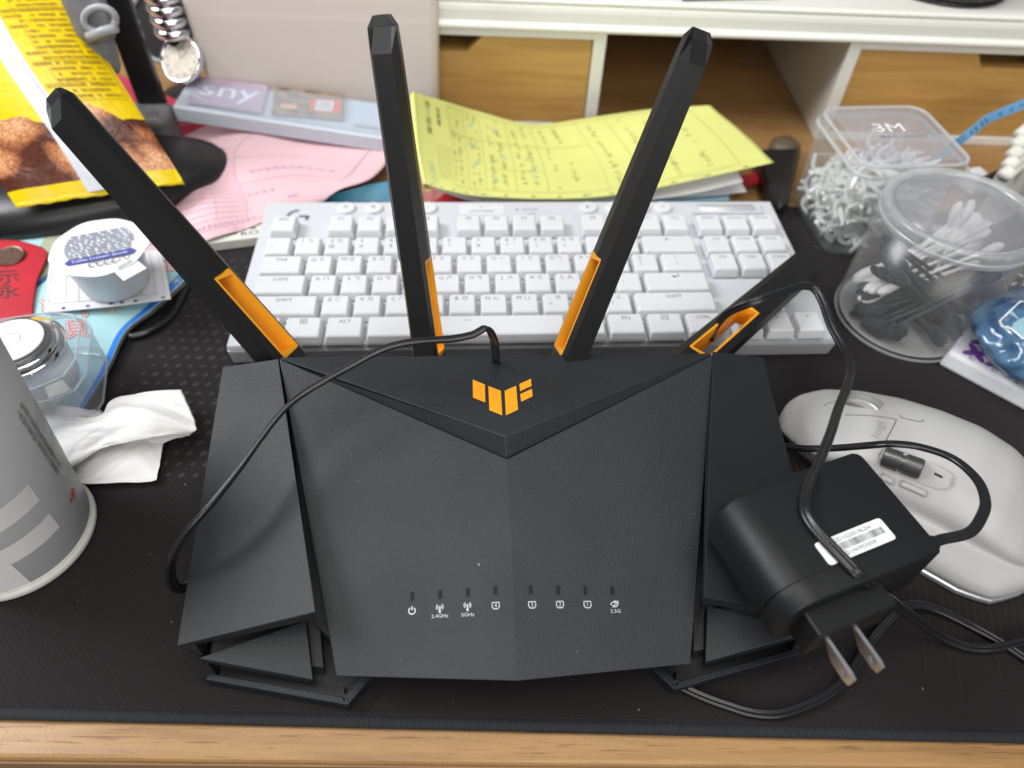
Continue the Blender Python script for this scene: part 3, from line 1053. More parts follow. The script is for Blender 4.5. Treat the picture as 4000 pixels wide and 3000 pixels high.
# ---------------------------------------------------------------- keyboard
KR = R(3.1)
KC, KS = math.cos(KR), math.sin(KR)
KX, KY = np.array([KC, KS, 0]), np.array([-KS, KC, 0])
KO = np.array([-131.04*KC-394.99*KS*1.0, 0, 0])
def kbp(u, r, z):
    # u key units to the right, r key units towards the back of the number row's rear edge
    v = np.array([u*19.05-131.04, r*19.05+394.99])
    return np.array([KC*v[0]-KS*v[1], KS*v[0]+KC*v[1], z])
def _keyboard():
    t = thing('keyboard', 'white tenkeyless keyboard lying behind the router', 'keyboard', kbp(9.1, -1.2, 0))
    def poly(u0, r0, u1, r1, z):
        return [kbp(u0, r0, z), kbp(u1, r0, z), kbp(u1, r1, z), kbp(u0, r1, z)]
    mk('bottom_case', loft([poly(-0.40, -4.86, 18.66, 2.58, 0.4), poly(-0.46, -4.92, 18.72, 2.62, 12.0)]), M['kb_edge'], t, bevel=1.2)
    mk('top_plate', loft([poly(-0.44, -4.90, 18.70, 2.60, 12.1), poly(-0.42, -4.86, 18.66, 2.58, 15.4)]), M['kb_case'], t, bevel=0.5)
    Z0, Z1 = 16.3, 23.0
    keys = []
    def k(u, r, w, a='', b='', mode='L'):
        keys.append((u, r, w, a, b, mode))
    # function row
    k(0, 1.25, 1, 'ESC', '', 'C')
    for g, us in enumerate(((2, 3, 4, 5), (6.5, 7.5, 8.5, 9.5), (11, 12, 13, 14))):
        for i, u in enumerate(us):
            k(u, 1.25, 1, 'F%d' % (g*4+i+1), '', 'C')
    for i, s in enumerate(('PRINT', 'SCROLL', 'PAUSE')):
        k(15.25+i, 1.25, 1, s, '', 'S')
    row = [('`', '~'), ('1ㄅ', '!'), ('2ㄉ', '@'), ('3ˇ', '#'), ('4ˋ', '$'), ('5ㄓ', '%'), ('6ˊ', '^'), ('7˙', '&'), ('8ㄚ', '*'), ('9ㄞ', '('), ('0ㄢ', ')'), ('-ㄦ', '_'), ('=', '+')]
    for i, (a, b) in enumerate(row):
        k(i, 0, 1, a, b, 'L')
    k(13, 0, 2, '←', '', 'C')
    k(0, -1, 1.5, 'TAB', '', 'C')
    for i, a in enumerate(['Qㄆ', 'Wㄊ', 'Eㄍ', 'Rㄐ', 'Tㄔ', 'Yㄗ', 'Uㄧ', 'Iㄛ', 'Oㄟ', 'Pㄣ']):
        k(1.5+i, -1, 1, a)
    k(11.5, -1, 1, '[', '{')
    k(12.5, -1, 1, ']', '}')
    k(13.5, -1, 1.5, '\\', '|')
    k(0, -2, 1.75, 'CAPS', '', 'C')
    for i, a in enumerate(['Aㄇ', 'Sㄋ', 'Dㄎ', 'Fㄑ', 'Gㄕ', 'Hㄘ', 'Jㄨ', 'Kㄜ', 'Lㄠ']):
        k(1.75+i, -2, 1, a)
    k(10.75, -2, 1, ';ㄤ', ':')
    k(11.75, -2, 1, "'", '"')
    k(12.75, -2, 2.25, '↵', '', 'C')
    k(0, -3, 2.25, 'SHIFT', '', 'C')
    for i, a in enumerate(['Zㄈ', 'Xㄌ', 'Cㄏ', 'Vㄒ', 'Bㄖ', 'Nㄙ', 'Mㄩ']):
        k(2.25+i, -3, 1, a)
    k(9.25, -3, 1, ',ㄝ', '<')
    k(10.25, -3, 1, '.ㄡ', '>')
    k(11.25, -3, 1, '/ㄥ', '?')
    k(12.25, -3, 2.75, 'SHIFT', '', 'C')
    k(0, -4, 1.25, 'CTRL', '', 'C')
    k(1.25, -4, 1.25, '⊞', '', 'C')
    k(2.5, -4, 1.25, 'ALT', '', 'C')
    k(3.75, -4, 6.25, '—', '', 'C')
    k(10, -4, 1.25, 'ALT', '', 'C')
    k(11.25, -4, 1.25, 'FN', '', 'C')
    k(12.5, -4, 1.25, '▤', '', 'C')
    k(13.75, -4, 1.25, 'CTRL', '', 'C')
    for i, (a, b) in enumerate((('INS', 'DEL'), ('HOME', 'END'), ('PGUP', 'PGDN'))):
        k(15.25+i, 0, 1, a, '', 'S')
        k(15.25+i, -1, 1, b, '', 'S')
    k(16.25, -3, 1, '^', '', 'C')
    for i, a in enumerate(('<', 'v', '>')):
        k(15.25+i, -4, 1, a, '', 'C')
    for (u, r, w, a, b, mode) in keys:
        g = 0.04
        e = 0.052
        u0, u1, r0, r1 = u+g, u+w-g, r-1+g, r-g
        rings = []
        for z, ins, back in ((Z0, 0, 0), (Z0+2.0, 0.01, 0), (Z1-0.9, e, 0.02), (Z1, e+0.035, 0.03)):
            pl = []
            for (cu, cr, su, sr) in ((u0+ins, r0+ins*1.25, 1, 1), (u1-ins, r0+ins*1.25, -1, 1), (u1-ins, r1-ins*0.45, -1, -1), (u0+ins, r1-ins*0.45, 1, -1)):
                q = 0.05
                if su*sr > 0:
                    pl += [kbp(cu, cr+sr*q, z), kbp(cu+su*q*0.3, cr+sr*q*0.3, z), kbp(cu+su*q, cr, z)]
                else:
                    pl += [kbp(cu+su*q, cr, z), kbp(cu+su*q*0.3, cr+sr*q*0.3, z), kbp(cu, cr+sr*q, z)]
            rings.append(pl)
        key = mk('keycap', loft(rings), M['white_key'], t, bevel=0.25, angle=35)
        # switch box under the cap, coloured dark to put shade into the key gaps
        sw = mk('switch', obox(kbp(u+w/2, r-0.5, 15.6), 15.0, 15.0, 1.6, KX, KY), M['kb_dark'] if r <= -4 or u > 15 else M['kb_gap_shade'], key)
        if not a:
            continue
        uc, rc = u+w/2, r-0.5+0.03
        if mode == 'L':
            sh = [txt(a, -2.6 if len(a) > 1 else -3.4, 3.9, 4.2)]
            if b:
                sh.append(txt(b, -3.4, -1.6, 4.0))
            if len(a) > 1:
                sh = [txt(a[0], -3.6, 3.9, 4.4), txt(a[1], 1.4, 3.9, 4.2)] + sh[1:]
        elif mode == 'S':
            sh = [txt(a, 0, 4.0, 3.2)]
        else:
            sz = 6.0 if a in '⊞▤←↵' else (4.4 if len(a) < 3 else 4.0)
            sh = [txt(a, 0, 3.9, sz)]
        ink('legend', join2(*sh), planar(kbp(uc, rc, Z1), KX, KY, 0.05), M['legend'], key)
    # round media buttons, roller, logo, badges
    def disc(u, r, rad, h, name, m):
        c = kbp(u, r, 15.4)
        return mk(name, lathe([(0, 0), (rad, 0), (rad, h-0.5), (rad-0.5, h), (0, h+0.1)], c, 28), m, t, smooth=False, bevel=0.15)
    for u, s in ((2.5, '☼'), (3.5, '◈'), (4.5, 'M'), (5.5, '•'), (11.5, '▮◂'), (12.5, '▸‖'), (13.5, '▸▮'), (14.35, '◂×')):
        d = disc(u, 2.13, 6.3, 2.0, 'media_button', M['white_key'])
        ink('legend', txt(s, 0, 0, 3.6), planar(kbp(u, 2.13, 17.55), KX, KY, 0.05), M['legend'], d)
    ro = mk('volume_roller_bay', obox(kbp(16.75, 2.02, 16.0), 52, 11.5, 2.4, KX, KY), M['kb_case'], t, bevel=0.5)
    mk('volume_roller', lathe([(0, -20), (4.0, -20), (4.3, -19.4), (4.3, 19.4), (4.0, 20), (0, 20)], kbp(16.75, 2.02, 15.0), 32, axis=KX), M['kb_edge'], ro, smooth=True)
    lg = join2(stroke(arc(0, 0, 6.3, 88, 200, 16), 2.6), stroke([(1.0, -0.4), (8.2, -0.4)], 2.6), stroke([(7.0, -0.4), (6.9, -5.0)], 2.4))
    ink('logo_print', lg, planar(kbp(0.78, 1.72, 15.4), KX, KY, 0.08), mat('logo_grey', (0.16, 0.16, 0.16), 0.5), t)
    bd = mk('wireless_badge', obox(kbp(7.5, 2.06, 15.55), 32, 12.5, 0.5, KX, KY), M['white_key'], t, bevel=0.15)
    ink('badge_print', join2(txt('▾', 0, 2.6, 5), txt('LIGHTSPEED', 0, -2.0, 3.1)), planar(kbp(7.5, 2.06, 15.8), KX, KY, 0.05), M['legend'], bd)
    ink('indicator_print', join2(txt('▪', -9, 0.6, 6), txt('ON/OFF', 0, 0.6, 3.2), txt('CAPS', 1, -4.6, 2.4)), planar(kbp(9.3, 2.06, 15.4), KX, KY, 0.06), M['legend'], t)
    return t
keyboard = _keyboard()
# ---------------------------------------------------------------- power adapter and its lead
Z3 = lambda x, y: (2600+x*0.8439, 1500+y*0.8439)
def _adapter():
    ZT, ZB = 78.0, 47.5
    W = nrm([0.93, 0.367, 0])
    A = np.array([W[1], -W[0], 0])
    br = P(*Z3(905, 308), ZT)      # back right corner of the top face
    fr = P(*Z3(1282, 772), ZT)     # front right corner
    fl = P(*Z3(625, 1030), ZT)
    lm = P(*Z3(188, 610), ZT-14)   # leftmost bulge
    O = br
    wl = (lm-O)@W                  # negative: how far the body reaches left
    al = (fr-O)@A
    t = thing('power_adapter', 'black plug-in power adapter with white barcode sticker lying on the router wing', 'power adapter', (*(O+W*wl/2+A*al/2)[:2], ZB))
    up = np.array([0, 0, 1.0])
    def section(shrink, wr, wlft, zt, zb, rl, rr):
        pts = []
        for (cx, cz, r, a0) in ((wr-rr, zt-rr, rr, 0), (wlft+rl, zt-rl, rl, 90), (wlft+rl*0.8, zb+rl*0.8, rl*0.8, 180), (wr-rr, zb+rr, rr, 270)):
            for k in range(7):
                a = R(a0+90*k/6)
                pts.append((cx+r*math.cos(a), cz+r*math.sin(a)))
        c = np.mean(pts, axis=0)
        return [(c[0]+(x-c[0])*(1-shrink), c[1]+(z-c[1])*(1-shrink)) for x, z in pts]
    seam = al-9.5
    def ring(a, sh, dl=0.0):
        return [O+W*x+A*a+up*(z) for x, z in section(sh, 0.0, wl+dl, 0, ZB-ZT, 12.5, 3.0)]
    # back end is gently domed
    rings = [ring(2.6, 0.10, 5), ring(0.9, 0.05, 2.5), ring(0.2, 0.025, 1.0), ring(2.0, 0.0, 0), ring(seam, 0.0)]
    rings = [ring(-1.2, 0.16, 4), ring(-0.6, 0.06, 2), ring(0.6, 0.02, 0.6), ring(2.6, 0.0), ring(seam, 0.0)]
    mk('upper_shell', loft(rings), M['black'], t, smooth=True)
    mk('seam_groove', loft([ring(seam, 0.02), ring(seam+0.5, 0.02)]), M['seam'], t, smooth=True)
    mk('lower_shell', loft([ring(seam+0.5, 0.0), ring(al-2.0, 0.0), ring(al-0.5, 0.03), ring(al, 0.08)]), M['black'], t, smooth=True)
    for o in t.children:
        o.data.set_sharp_from_angle(angle=R(38))
    # plug block and blades
    b0 = P(*Z3(632, 1058), 70)
    b1 = P(*Z3(938, 925), 70)
    b2 = P(*Z3(1000, 1048), 70)
    wx0, wx1 = (b0-O)@W, (b1-O)@W+5
    ae = (b2-O)@A
    mid = O+W*(wx0+wx1)/2+A*((al-1+ae)/2)
    mk('plug_block', obox((mid[0], mid[1], 62), wx1-wx0, ae-al+1.5, 17.5, W, -A), M['black'], t, bevel=1.0)
    p1 = P(*Z3(745, 1172), 65.5)
    pw = (p1-O)@W
    for k in (0, 1):
        c = O+W*(pw+12.7*k)+A*(ae-0.5)
        prof = [(0, -3.15), (14.8, -3.15), (17.0, -1.6), (17.0, 1.6), (14.8, 3.15), (0, 3.15)]
        hole = [(13.0+1.6*math.cos(q), 1.6*math.sin(q)) for q in np.linspace(0, 2*math.pi, 12, endpoint=False)]
        # blade with a round hole: outer outline bridged to the hole outline
        zc = 62.4
        outer = []
        for q in np.linspace(0, 2*math.pi, 12, endpoint=False):
            d = np.array([math.cos(q), math.sin(q)])
            sx = (17.0-13.0)/d[0] if d[0] > 1e-6 else ((-13.0)/d[0] if d[0] < -1e-6 else 1e9)
            sz = 3.15/abs(d[1]) if abs(d[1]) > 1e-6 else 1e9
            s_ = min(sx, sz)
            outer.append((13.0+d[0]*s_, d[1]*s_))
        for cn in ((0.0, -3.15), (0.0, 3.15)):
            i = min(range(12), key=lambda j: abs(outer[j][0]-cn[0])+abs(outer[j][1]-cn[1]))
            outer[i] = cn
        def lay(pts, th):
            return [c+A*a+W*th+np.array([0, 0, zc-c[2]+z]) for a, z in pts]
        V = lay(outer, -0.75)+lay(outer, 0.75)+lay(hole, -0.75)+lay(hole, 0.75)
        F = []
        for i in range(12):
            j = (i+1) % 12
            F += [(i, j, j+12, i+12), (24+i, 36+i, 36+j, 24+j), (i, 24+i, 24+j, j), (12+i, 12+j, 36+j, 36+i)]
        mk('plug_blade', (V, F), M['steel'], t)
    # sticker
    q = [P(*Z3(x, y), ZT) for x, y in ((690, 740), (985, 622), (1060, 715), (770, 840))]
    c = (q[0]+q[1]+q[2]+q[3])/4
    sx = nrm(q[1]-q[0])
    sy = np.cross([0, 0, 1], sx)
    wS, hS = np.linalg.norm(q[1]-q[0])+1.0, np.linalg.norm(q[3]-q[0])
    rr = rrect(0, 0, wS, hS, 1.3, 4)
    st = mk('sticker', loft([[c+sx*x+sy*y+up*0.02 for x, y in rr], [c+sx*x+sy*y+up*0.14 for x, y in rr]]), M['sticker'], t)
    r = random.Random(3)
    bars = []
    x = -wS*0.27
    while x < wS*0.42:
        w_ = r.choice([0.12, 0.12, 0.22, 0.34])
        bars.append(rect2(x, -hS*0.14, x+w_, hS*0.16))
        x += w_+r.choice([0.12, 0.2, 0.3])
    sh = join2(*bars, txt('E2D102500186204', 0.8, hS*0.30, 2.35, sx=0.98), txt('D1460903000R', 0.6, -hS*0.30, 2.35, sx=0.98))
    ink('barcode_print', sh, planar(c+up*0.14, sx, sy, 0.03), M['ink'], st)
    # strain relief: ribbed boot at the right side
    s0 = O+A*(al-7.5)+up*(-13)
    rad = [(0, 0), (4.2, 0), (4.3, 1.6), (3.5, 1.8), (3.5, 2.5), (4.0, 2.7), (3.9, 4.2), (3.1, 4.4), (3.1, 5.1), (3.6, 5.3), (3.5, 6.8), (2.8, 7.0), (2.8, 7.8), (3.1, 8.0), (3.0, 9.2), (1.7, 9.6), (0, 9.6)]
    mk('strain_relief', lathe(rad, s0-W*0.3, 24, axis=W), M['black_smooth'], t, smooth=False)
    e0 = s0+W*9.0
    # the flat two-core lead, in three visible runs
    sec = twin(4.6, 2.4)
    run1 = [e0, e0+W*4] + [P(*Z3(x, y), z) for x, y, z in ((1405, 688, 66), (1462, 615, 66), (1480, 540, 65), (1440, 440, 63), (1330, 345, 60), (1180, 292, 57), (1050, 277, 55), (930, 285, 48), (790, 296, 36), (650, 299, 26), (560, 290, 20), (480, 270, 16))]
    mk('power_lead', sweep(catmull(run1), sec, up=(0, 0, 1)), M['black_gloss'], t, smooth=True)
    run2 = [(2770, 1330, 34), (2800, 1268, 42), (2850, 1218, 52), (2950, 1178, 61), (3060, 1142, 63), (3130, 1118, 62), (3180, 1127, 59), (3213, 1180, 57), (3245, 1270, 54), (3298, 1370, 52), (3324, 1440, 53), (3308, 1510, 57), (3275, 1595, 62), (3245, 1690, 69),
            (3205, 1790, 74), (3165, 1880, 79), (3143, 1955, 80), (3150, 2010, 80), (3190, 2072, 80), (3290, 2180, 80), (3370, 2260, 77), (3470, 2340, 55), (3570, 2415, 27), (3680, 2488, 8), (3790, 2530, 3), (3890, 2530, 3), (4000, 2505, 3), (4080, 2480, 3)]
    mk('power_lead', sweep(catmull([P(*q) for q in run2]), sec, up=(0, 0, 1)), M['black_gloss'], t, smooth=True)
    run3 = [(4100, 2640, 2), (3992, 2563, 2), (3908, 2508, 2), (3781, 2437, 2), (3655, 2378, 4), (3570, 2362, 6), (3511, 2388, 6), (3444, 2454, 4), (3385, 2530, 2), (3326, 2622, 2), (3241, 2707, 2), (3140, 2757, 2), (3039, 2787, 2), (2938, 2783, 2), (2836, 2753, 2), (2743, 2719, 2), (2640, 2670, 2), (2500, 2580, 2)]
    mk('power_lead', sweep(catmull([P(*q) for q in run3]), sec, up=(0, 0, 1)), M['black_gloss'], t, smooth=True)
    run4 = [(1937, 1430, 50), (1936, 1380, 68), (1930, 1330, 82), (1912, 1290, 90), (1890, 1283, 92), (1850, 1306, 90), (1760, 1324, 88), (1620, 1334, 86), (1500, 1362, 84), (1370, 1430, 81), (1260, 1492, 79), (1190, 1535, 77), (1110, 1600, 75), (1030, 1700, 72), (950, 1812, 69), (870, 1915, 66),
            (790, 2010, 62), (725, 2085, 57), (682, 2160, 50), (666, 2220, 40), (672, 2275, 28), (700, 2300, 20), (760, 2290, 14), (850, 2260, 10)]
    tw = np.linspace(0.3, 2.0, len(catmull([P(*q) for q in run4])))
    mk('power_lead', sweep(catmull([P(*q) for q in run4]), twin(4.6, 2.4), up=(0, 0, 1), twist=0.55*np.sin(tw*2.4)), M['black_gloss'], t, smooth=True)
    return t
adapter = _adapter()

# ---------------------------------------------------------------- mouse
def _mouse():
    Fd = nrm([-math.cos(R(34)), math.sin(R(34)), 0])          # towards the buttons
    S = -Fd                               # s runs from the nose to the heel
    T = np.array([-S[1], S[0], 0])        # t > 0 : far side (right of the mouse)
    O = P(3068, 1625, 10)
    O = np.array([O[0], O[1], 0]) - S*2 + T*3
    t = thing('mouse', 'pale grey ergonomic wireless mouse with thumb rest beside the adapter', 'mouse', O+S*65)
    #        s    right  left  top   tR  tL  crest t   thumb reach  thumb z
    st = [(-1, 6, -6, 12, 0, 0, 0.0), (3, 17, -15, 16, 0, -18, 9), (13, 27, -23, 22, 0, -27, 9), (30, 34, -29, 29, 0, -35, 9), (50, 37, -32, 36, 0, -43, 9), (70, 38, -33, 40, 0, -48, 9), (90, 38, -34, 41, 0, -51, 9),
          (108, 36, -34, 37, 0, -52, 8), (122, 32, -32, 29, 0, -49, 7), (132, 25, -27, 22, 0, -38, 6), (138, 15, -17, 12, 0, -28, 5)]
    s_in = np.array([q[0] for q in st], float)
    def val(i, s):
        return float(np.interp(s, s_in, [q[i] for q in st]))
    rings = []
    for s in np.concatenate([[-1, 0.5], np.linspace(3, 132, 36), [135.5, 138]]):
        rt, lf, top, reach, tz = val(1, s), val(2, s), val(3, s), val(5, s), val(6, s)
        zb = 2.0
        lean = np.interp(s, [0, 44, 88, 138], [0, 3, 5, 0])
        pts = [(rt*0.92, zb), (rt, zb+top*0.22), (rt*0.97, zb+top*0.48), (rt*0.82, zb+top*0.72), (rt*0.52, top*0.93), (rt*0.15+lean*0.4, top), (-abs(lf)*0.35, top*0.965), (-abs(lf)*0.72, top*0.86), (-abs(lf)*0.93, top*0.72)]
        uc = min(max((58-s)/22, 0), 1)
        reach = reach*(1-uc)+(-abs(lf)*0.70)*uc
        th = min(max((s-10)/30, 0), 1)*min(max((135-s)/16, 0), 1)
        wz = zb+tz+ top*0.06
        pts += [(-abs(lf)*1.0, top*(0.60)), (-abs(lf)*(1.0-0.06*th-0.16*uc), top*(0.44-0.08*th)+1), (-abs(lf)*(1.0-0.03*th-0.26*uc)-2.5*th*(1-uc), wz+3.2), (-abs(reach)*0.80-abs(lf)*0.16, wz+1.0), (-abs(reach)*0.97, wz*0.75), (-abs(reach), zb+2.5), (-abs(reach)*0.96, zb)]
        rings.append([O+S*s+T*a+np.array([0, 0, b]) for a, b in pts])
    shell = mk('shell', loft(rings), M['mouse'], t, smooth=True, sub=1)
    # brushed metal base plate showing along the thumb rest and heel
    basep = []
    for s in np.linspace(10, 138, 26):
        uc = min(max((58-s)/22, 0), 1)
        basep.append((s, (-abs(val(5, s))-1.2)*(1-uc)+(-abs(val(2, s))*0.66)*uc))
    outl = [O+S*s+T*a for s, a in basep] + [O+S*140+T*0] + [O+S*s+T*(val(1, s)*0.9) for s in np.linspace(135, 6, 20)]
    mk('base_plate', prism([p[:2] for p in outl], 0.6, 4.2), M['mouse_metal'], t, bevel=1.2)
    bpy.context.view_layer.update()
    bvh = bvh_of(shell)
    def om(x, y, off=0.12):
        p = on_mesh(bvh, *Z3(x, y), off)
        return p if p is not None else P(*Z3(x, y), 20)
    def line(pts, w, name, m, parent):
        p2 = catmull([(*q, 0) for q in pts], 6)
        path = np.array([om(a, b, 0.02) for a, b, _ in p2])
        return mk(name, sweep(path, circ(w, 6)), m, parent, smooth=True)
    line([(1018, 265), (1040, 225), (1066, 172), (1055, 162), (960, 148), (830, 143)], 0.28, 'button_seam', M['mouse_line'], shell)
    line([(735, 103), (745, 92), (800, 80), (850, 72)], 0.26, 'button_seam', M['mouse_line'], shell)
    line([(1085, 146), (1100, 158), (1175, 174), (1196, 166)], 0.3, 'mode_button_seam', M['mouse_line'], shell)
    V, F = txt('logi', 0, 0, 1)
    c = om(985, 210)
    ex = nrm(om(1018, 160)-om(952, 240))
    # letters read from the lower left up to the right along the button
    fx, fy = np.array([22, -52.0]), np.array([-56.0, -20.0])
    ink('logo_print', (V, F), lambda a, b: om(985+fx[0]*a*1.05+fy[0]*b*1.0, 211+fx[1]*a*1.05+fy[1]*b*1.0, 0.14), M['mouse_grey'], shell)
    # scroll wheel standing in its slot
    wc = om(930, 92, 0)
    ax = np.cross(S, (0, 0, 1))
    mk('wheel_slot', obox(wc+np.array([0, 0, -1.2]), 25, 9, 3.2, S, T), M['mouse_line'], shell, bevel=1.0)
    wh = mk('scroll_wheel', lathe([(0, -3.6), (11.2, -3.6), (12, -3.0), (12, 3.0), (11.2, 3.6), (0, 3.6)], wc+np.array([0, 0, -7.6]), 48, axis=ax), M['wheel_silver'], t, smooth=False)
    rib = []
    for k in range(56):
        a = 2*math.pi*k/56
        d = S*math.cos(a)+np.array([0, 0, 1])*math.sin(a)
        if d[2] > 0.1:
            for sg in (-1, 1):
                rib.append(obox(wc+np.array([0, 0, -7.6])+d*12.1+ax*sg*1.75, 0.55, 2.4, 0.9, np.cross(ax, d), ax))
    rr = mk('wheel_rib', join(*rib), M['mouse_grey'], wh)
    rr['kind'] = 'stuff'
    # thumb panel: grey recess with the horizontal wheel and two buttons
    pan = [(985, 330), (1010, 296), (1060, 300), (1180, 345), (1290, 390), (1335, 425), (1338, 460), (1318, 484), (1270, 488), (1190, 462), (1080, 418), (1005, 382)]
    pp = catmull([(*q, 0) for q in pan+[pan[0]]], 14)[:-1]
    lo = [om(a, b, 0.05) for a, b, _ in pp]
    cen = np.mean(lo, axis=0)
    rim = mk('thumb_panel', (np.array(lo+[om(1150, 392, 0.06)]), [(i, (i+1) % len(lo), len(lo)) for i in range(len(lo))]), M['mouse_grey'], t, smooth=True)
    mk('panel_rim', sweep(np.array(lo+[lo[0]]), circ(0.45, 8)), M['mouse'], rim, smooth=True)
    a_, b_ = om(1005, 338, 1.6), om(1185, 402, 1.6)
    ax2 = nrm(b_-a_)
    Lw = np.linalg.norm(b_-a_)
    tw = mk('thumb_wheel', lathe([(0, 0), (4.4, 0), (4.8, 0.5), (4.8, Lw*0.44), (3.9, Lw*0.45), (3.9, Lw*0.53), (4.8, Lw*0.54), (4.8, Lw-0.5), (4.4, Lw), (0, Lw)], a_, 36, axis=ax2), M['wheel'], t)
    rb = []
    px_ = nrm(np.cross(ax2, (0, 0, 1)))
    py_ = np.cross(ax2, px_)
    for k in range(40):
        a = 2*math.pi*k/40
        d = px_*math.cos(a)+py_*math.sin(a)
        for s0_, s1_ in ((0.03, 0.42), (0.57, 0.96)):
            rb.append(obox(a_+ax2*Lw*(s0_+s1_)/2+d*4.85, Lw*(s1_-s0_), 0.36, 0.5, ax2, np.cross(d, ax2)))
    k_ = mk('wheel_ridge', join(*rb), M['wheel'], tw)
    k_['kind'] = 'stuff'
    l0, l1 = om(1245, 415, 0.1), om(1280, 432, 0.1)
    mk('status_light', sweep([l0, (l0+l1)/2, l1], circ(0.6, 8)), M['kb_dark'], t, smooth=True)
    for q in ([(1090, 458), (1140, 478), (1205, 508)], [(1000, 425), (1030, 440), (1052, 452)]):
        pth = catmull([om(x, y, 0.1) for x, y in q], 1.5)
        mk('side_button', sweep(pth, [(2.0*math.cos(a), 1.5*math.sin(a)) for a in np.linspace(0, 2*math.pi, 12, endpoint=False)]), M['mouse'], t, smooth=True)
    return t
mouse = _mouse()
# ---------------------------------------------------------------- round tub of cotton swabs
TC = np.array([267.0, 351.0, 0.0])
TRAD, THT = 42.5, 79.0
def _tub():
    t = thing('swab_tub', 'round milky plastic tub of black cotton swabs right of the keyboard', 'tub', TC)
    w = 1.0
    prof = [(0, 0.4), (TRAD-2.5, 0.4), (TRAD-0.8, 1.2), (TRAD, 3.0), (TRAD+0.2, THT-1), (TRAD-w, THT-1), (TRAD-w-0.3, 3.6), (TRAD-3, 2.0), (0, 2.0)]
    mk('wall', lathe(prof, TC, 72), M['swab_tub'], t, smooth=True)
    mk('floor', lathe([(0, 2.2), (TRAD-4, 2.2), (TRAD-2.2, 3.4), (TRAD-2.2, 3.8), (TRAD-4.4, 2.9), (0, 2.9)], TC, 60), M['tub_floor'], t, smooth=True)
    mk('base_ring', lathe([(TRAD-2.4, 0.1), (TRAD-0.5, 0.3), (TRAD+0.5, 1.6), (TRAD+0.45, 3.0), (TRAD+0.1, 3.2)], TC, 72), M['tub_rim'], t, smooth=True)
    lid = mk('lid', lathe([(0, THT+3.2), (TRAD-4.4, THT+3.2), (TRAD-4.2, THT+4.2), (0, THT+4.2)], TC, 72), M['tub_lid'], t, smooth=True)
    mk('lid_rim', lathe([(TRAD-4.4, THT+3.0), (TRAD-3.6, THT+5.6), (TRAD-0.6, THT+6.4), (TRAD+1.3, THT+5.6), (TRAD+1.7, THT+3.6), (TRAD+1.5, THT-3.6), (TRAD+0.9, THT-4.2), (TRAD+0.5, THT-3.4)], TC, 72), M['tub_rim'], lid, smooth=True)
    mk('rim_bead', lathe([(TRAD+1.5, THT-2.4), (TRAD+2.3, THT-1.6), (TRAD+2.4, THT-0.6), (TRAD+1.6, THT+0.2)], TC, 72), M['tub_rim'], lid, smooth=True)
    return t
_tub()
def swab_proto(name, stick_m, tip_m, label, group):
    s = mk(name, lathe([(0, -36), (1.15, -36), (1.15, 36), (0, 36)], (0, 0, 0), 8), stick_m, None, base=(0, 0, 0))
    tag(s, label, 'swab', group)
    for e in (-1, 1):
        mk('cotton_tip', lathe([(0, e*39.0), (1.5, e*38.2), (2.7, e*35.6), (2.9, e*32), (2.2, e*27.5), (1.2, e*24.5)], (0, 0, 0), 12), tip_m, s, smooth=True)
    return s
GB, GW = 'black swabs in the round tub', 'white swabs in the round tub'
pb = swab_proto('cotton_swab', M['swab_stick_black'], M['swab_black'], 'black cotton swab inside the round milky tub', GB)
pw = swab_proto('cotton_swab', M['swab_white'], M['swab_white'], 'white cotton swab inside the round milky tub', GW)
def put(o, a, b):
    a, b = np.asarray(a, float), np.asarray(b, float)
    c = (a+b)/2
    q = Vector(b-a).to_track_quat('Z', 'Y')
    o.matrix_world = Matrix.Translation(Vector(c)*U) @ q.to_matrix().to_4x4()
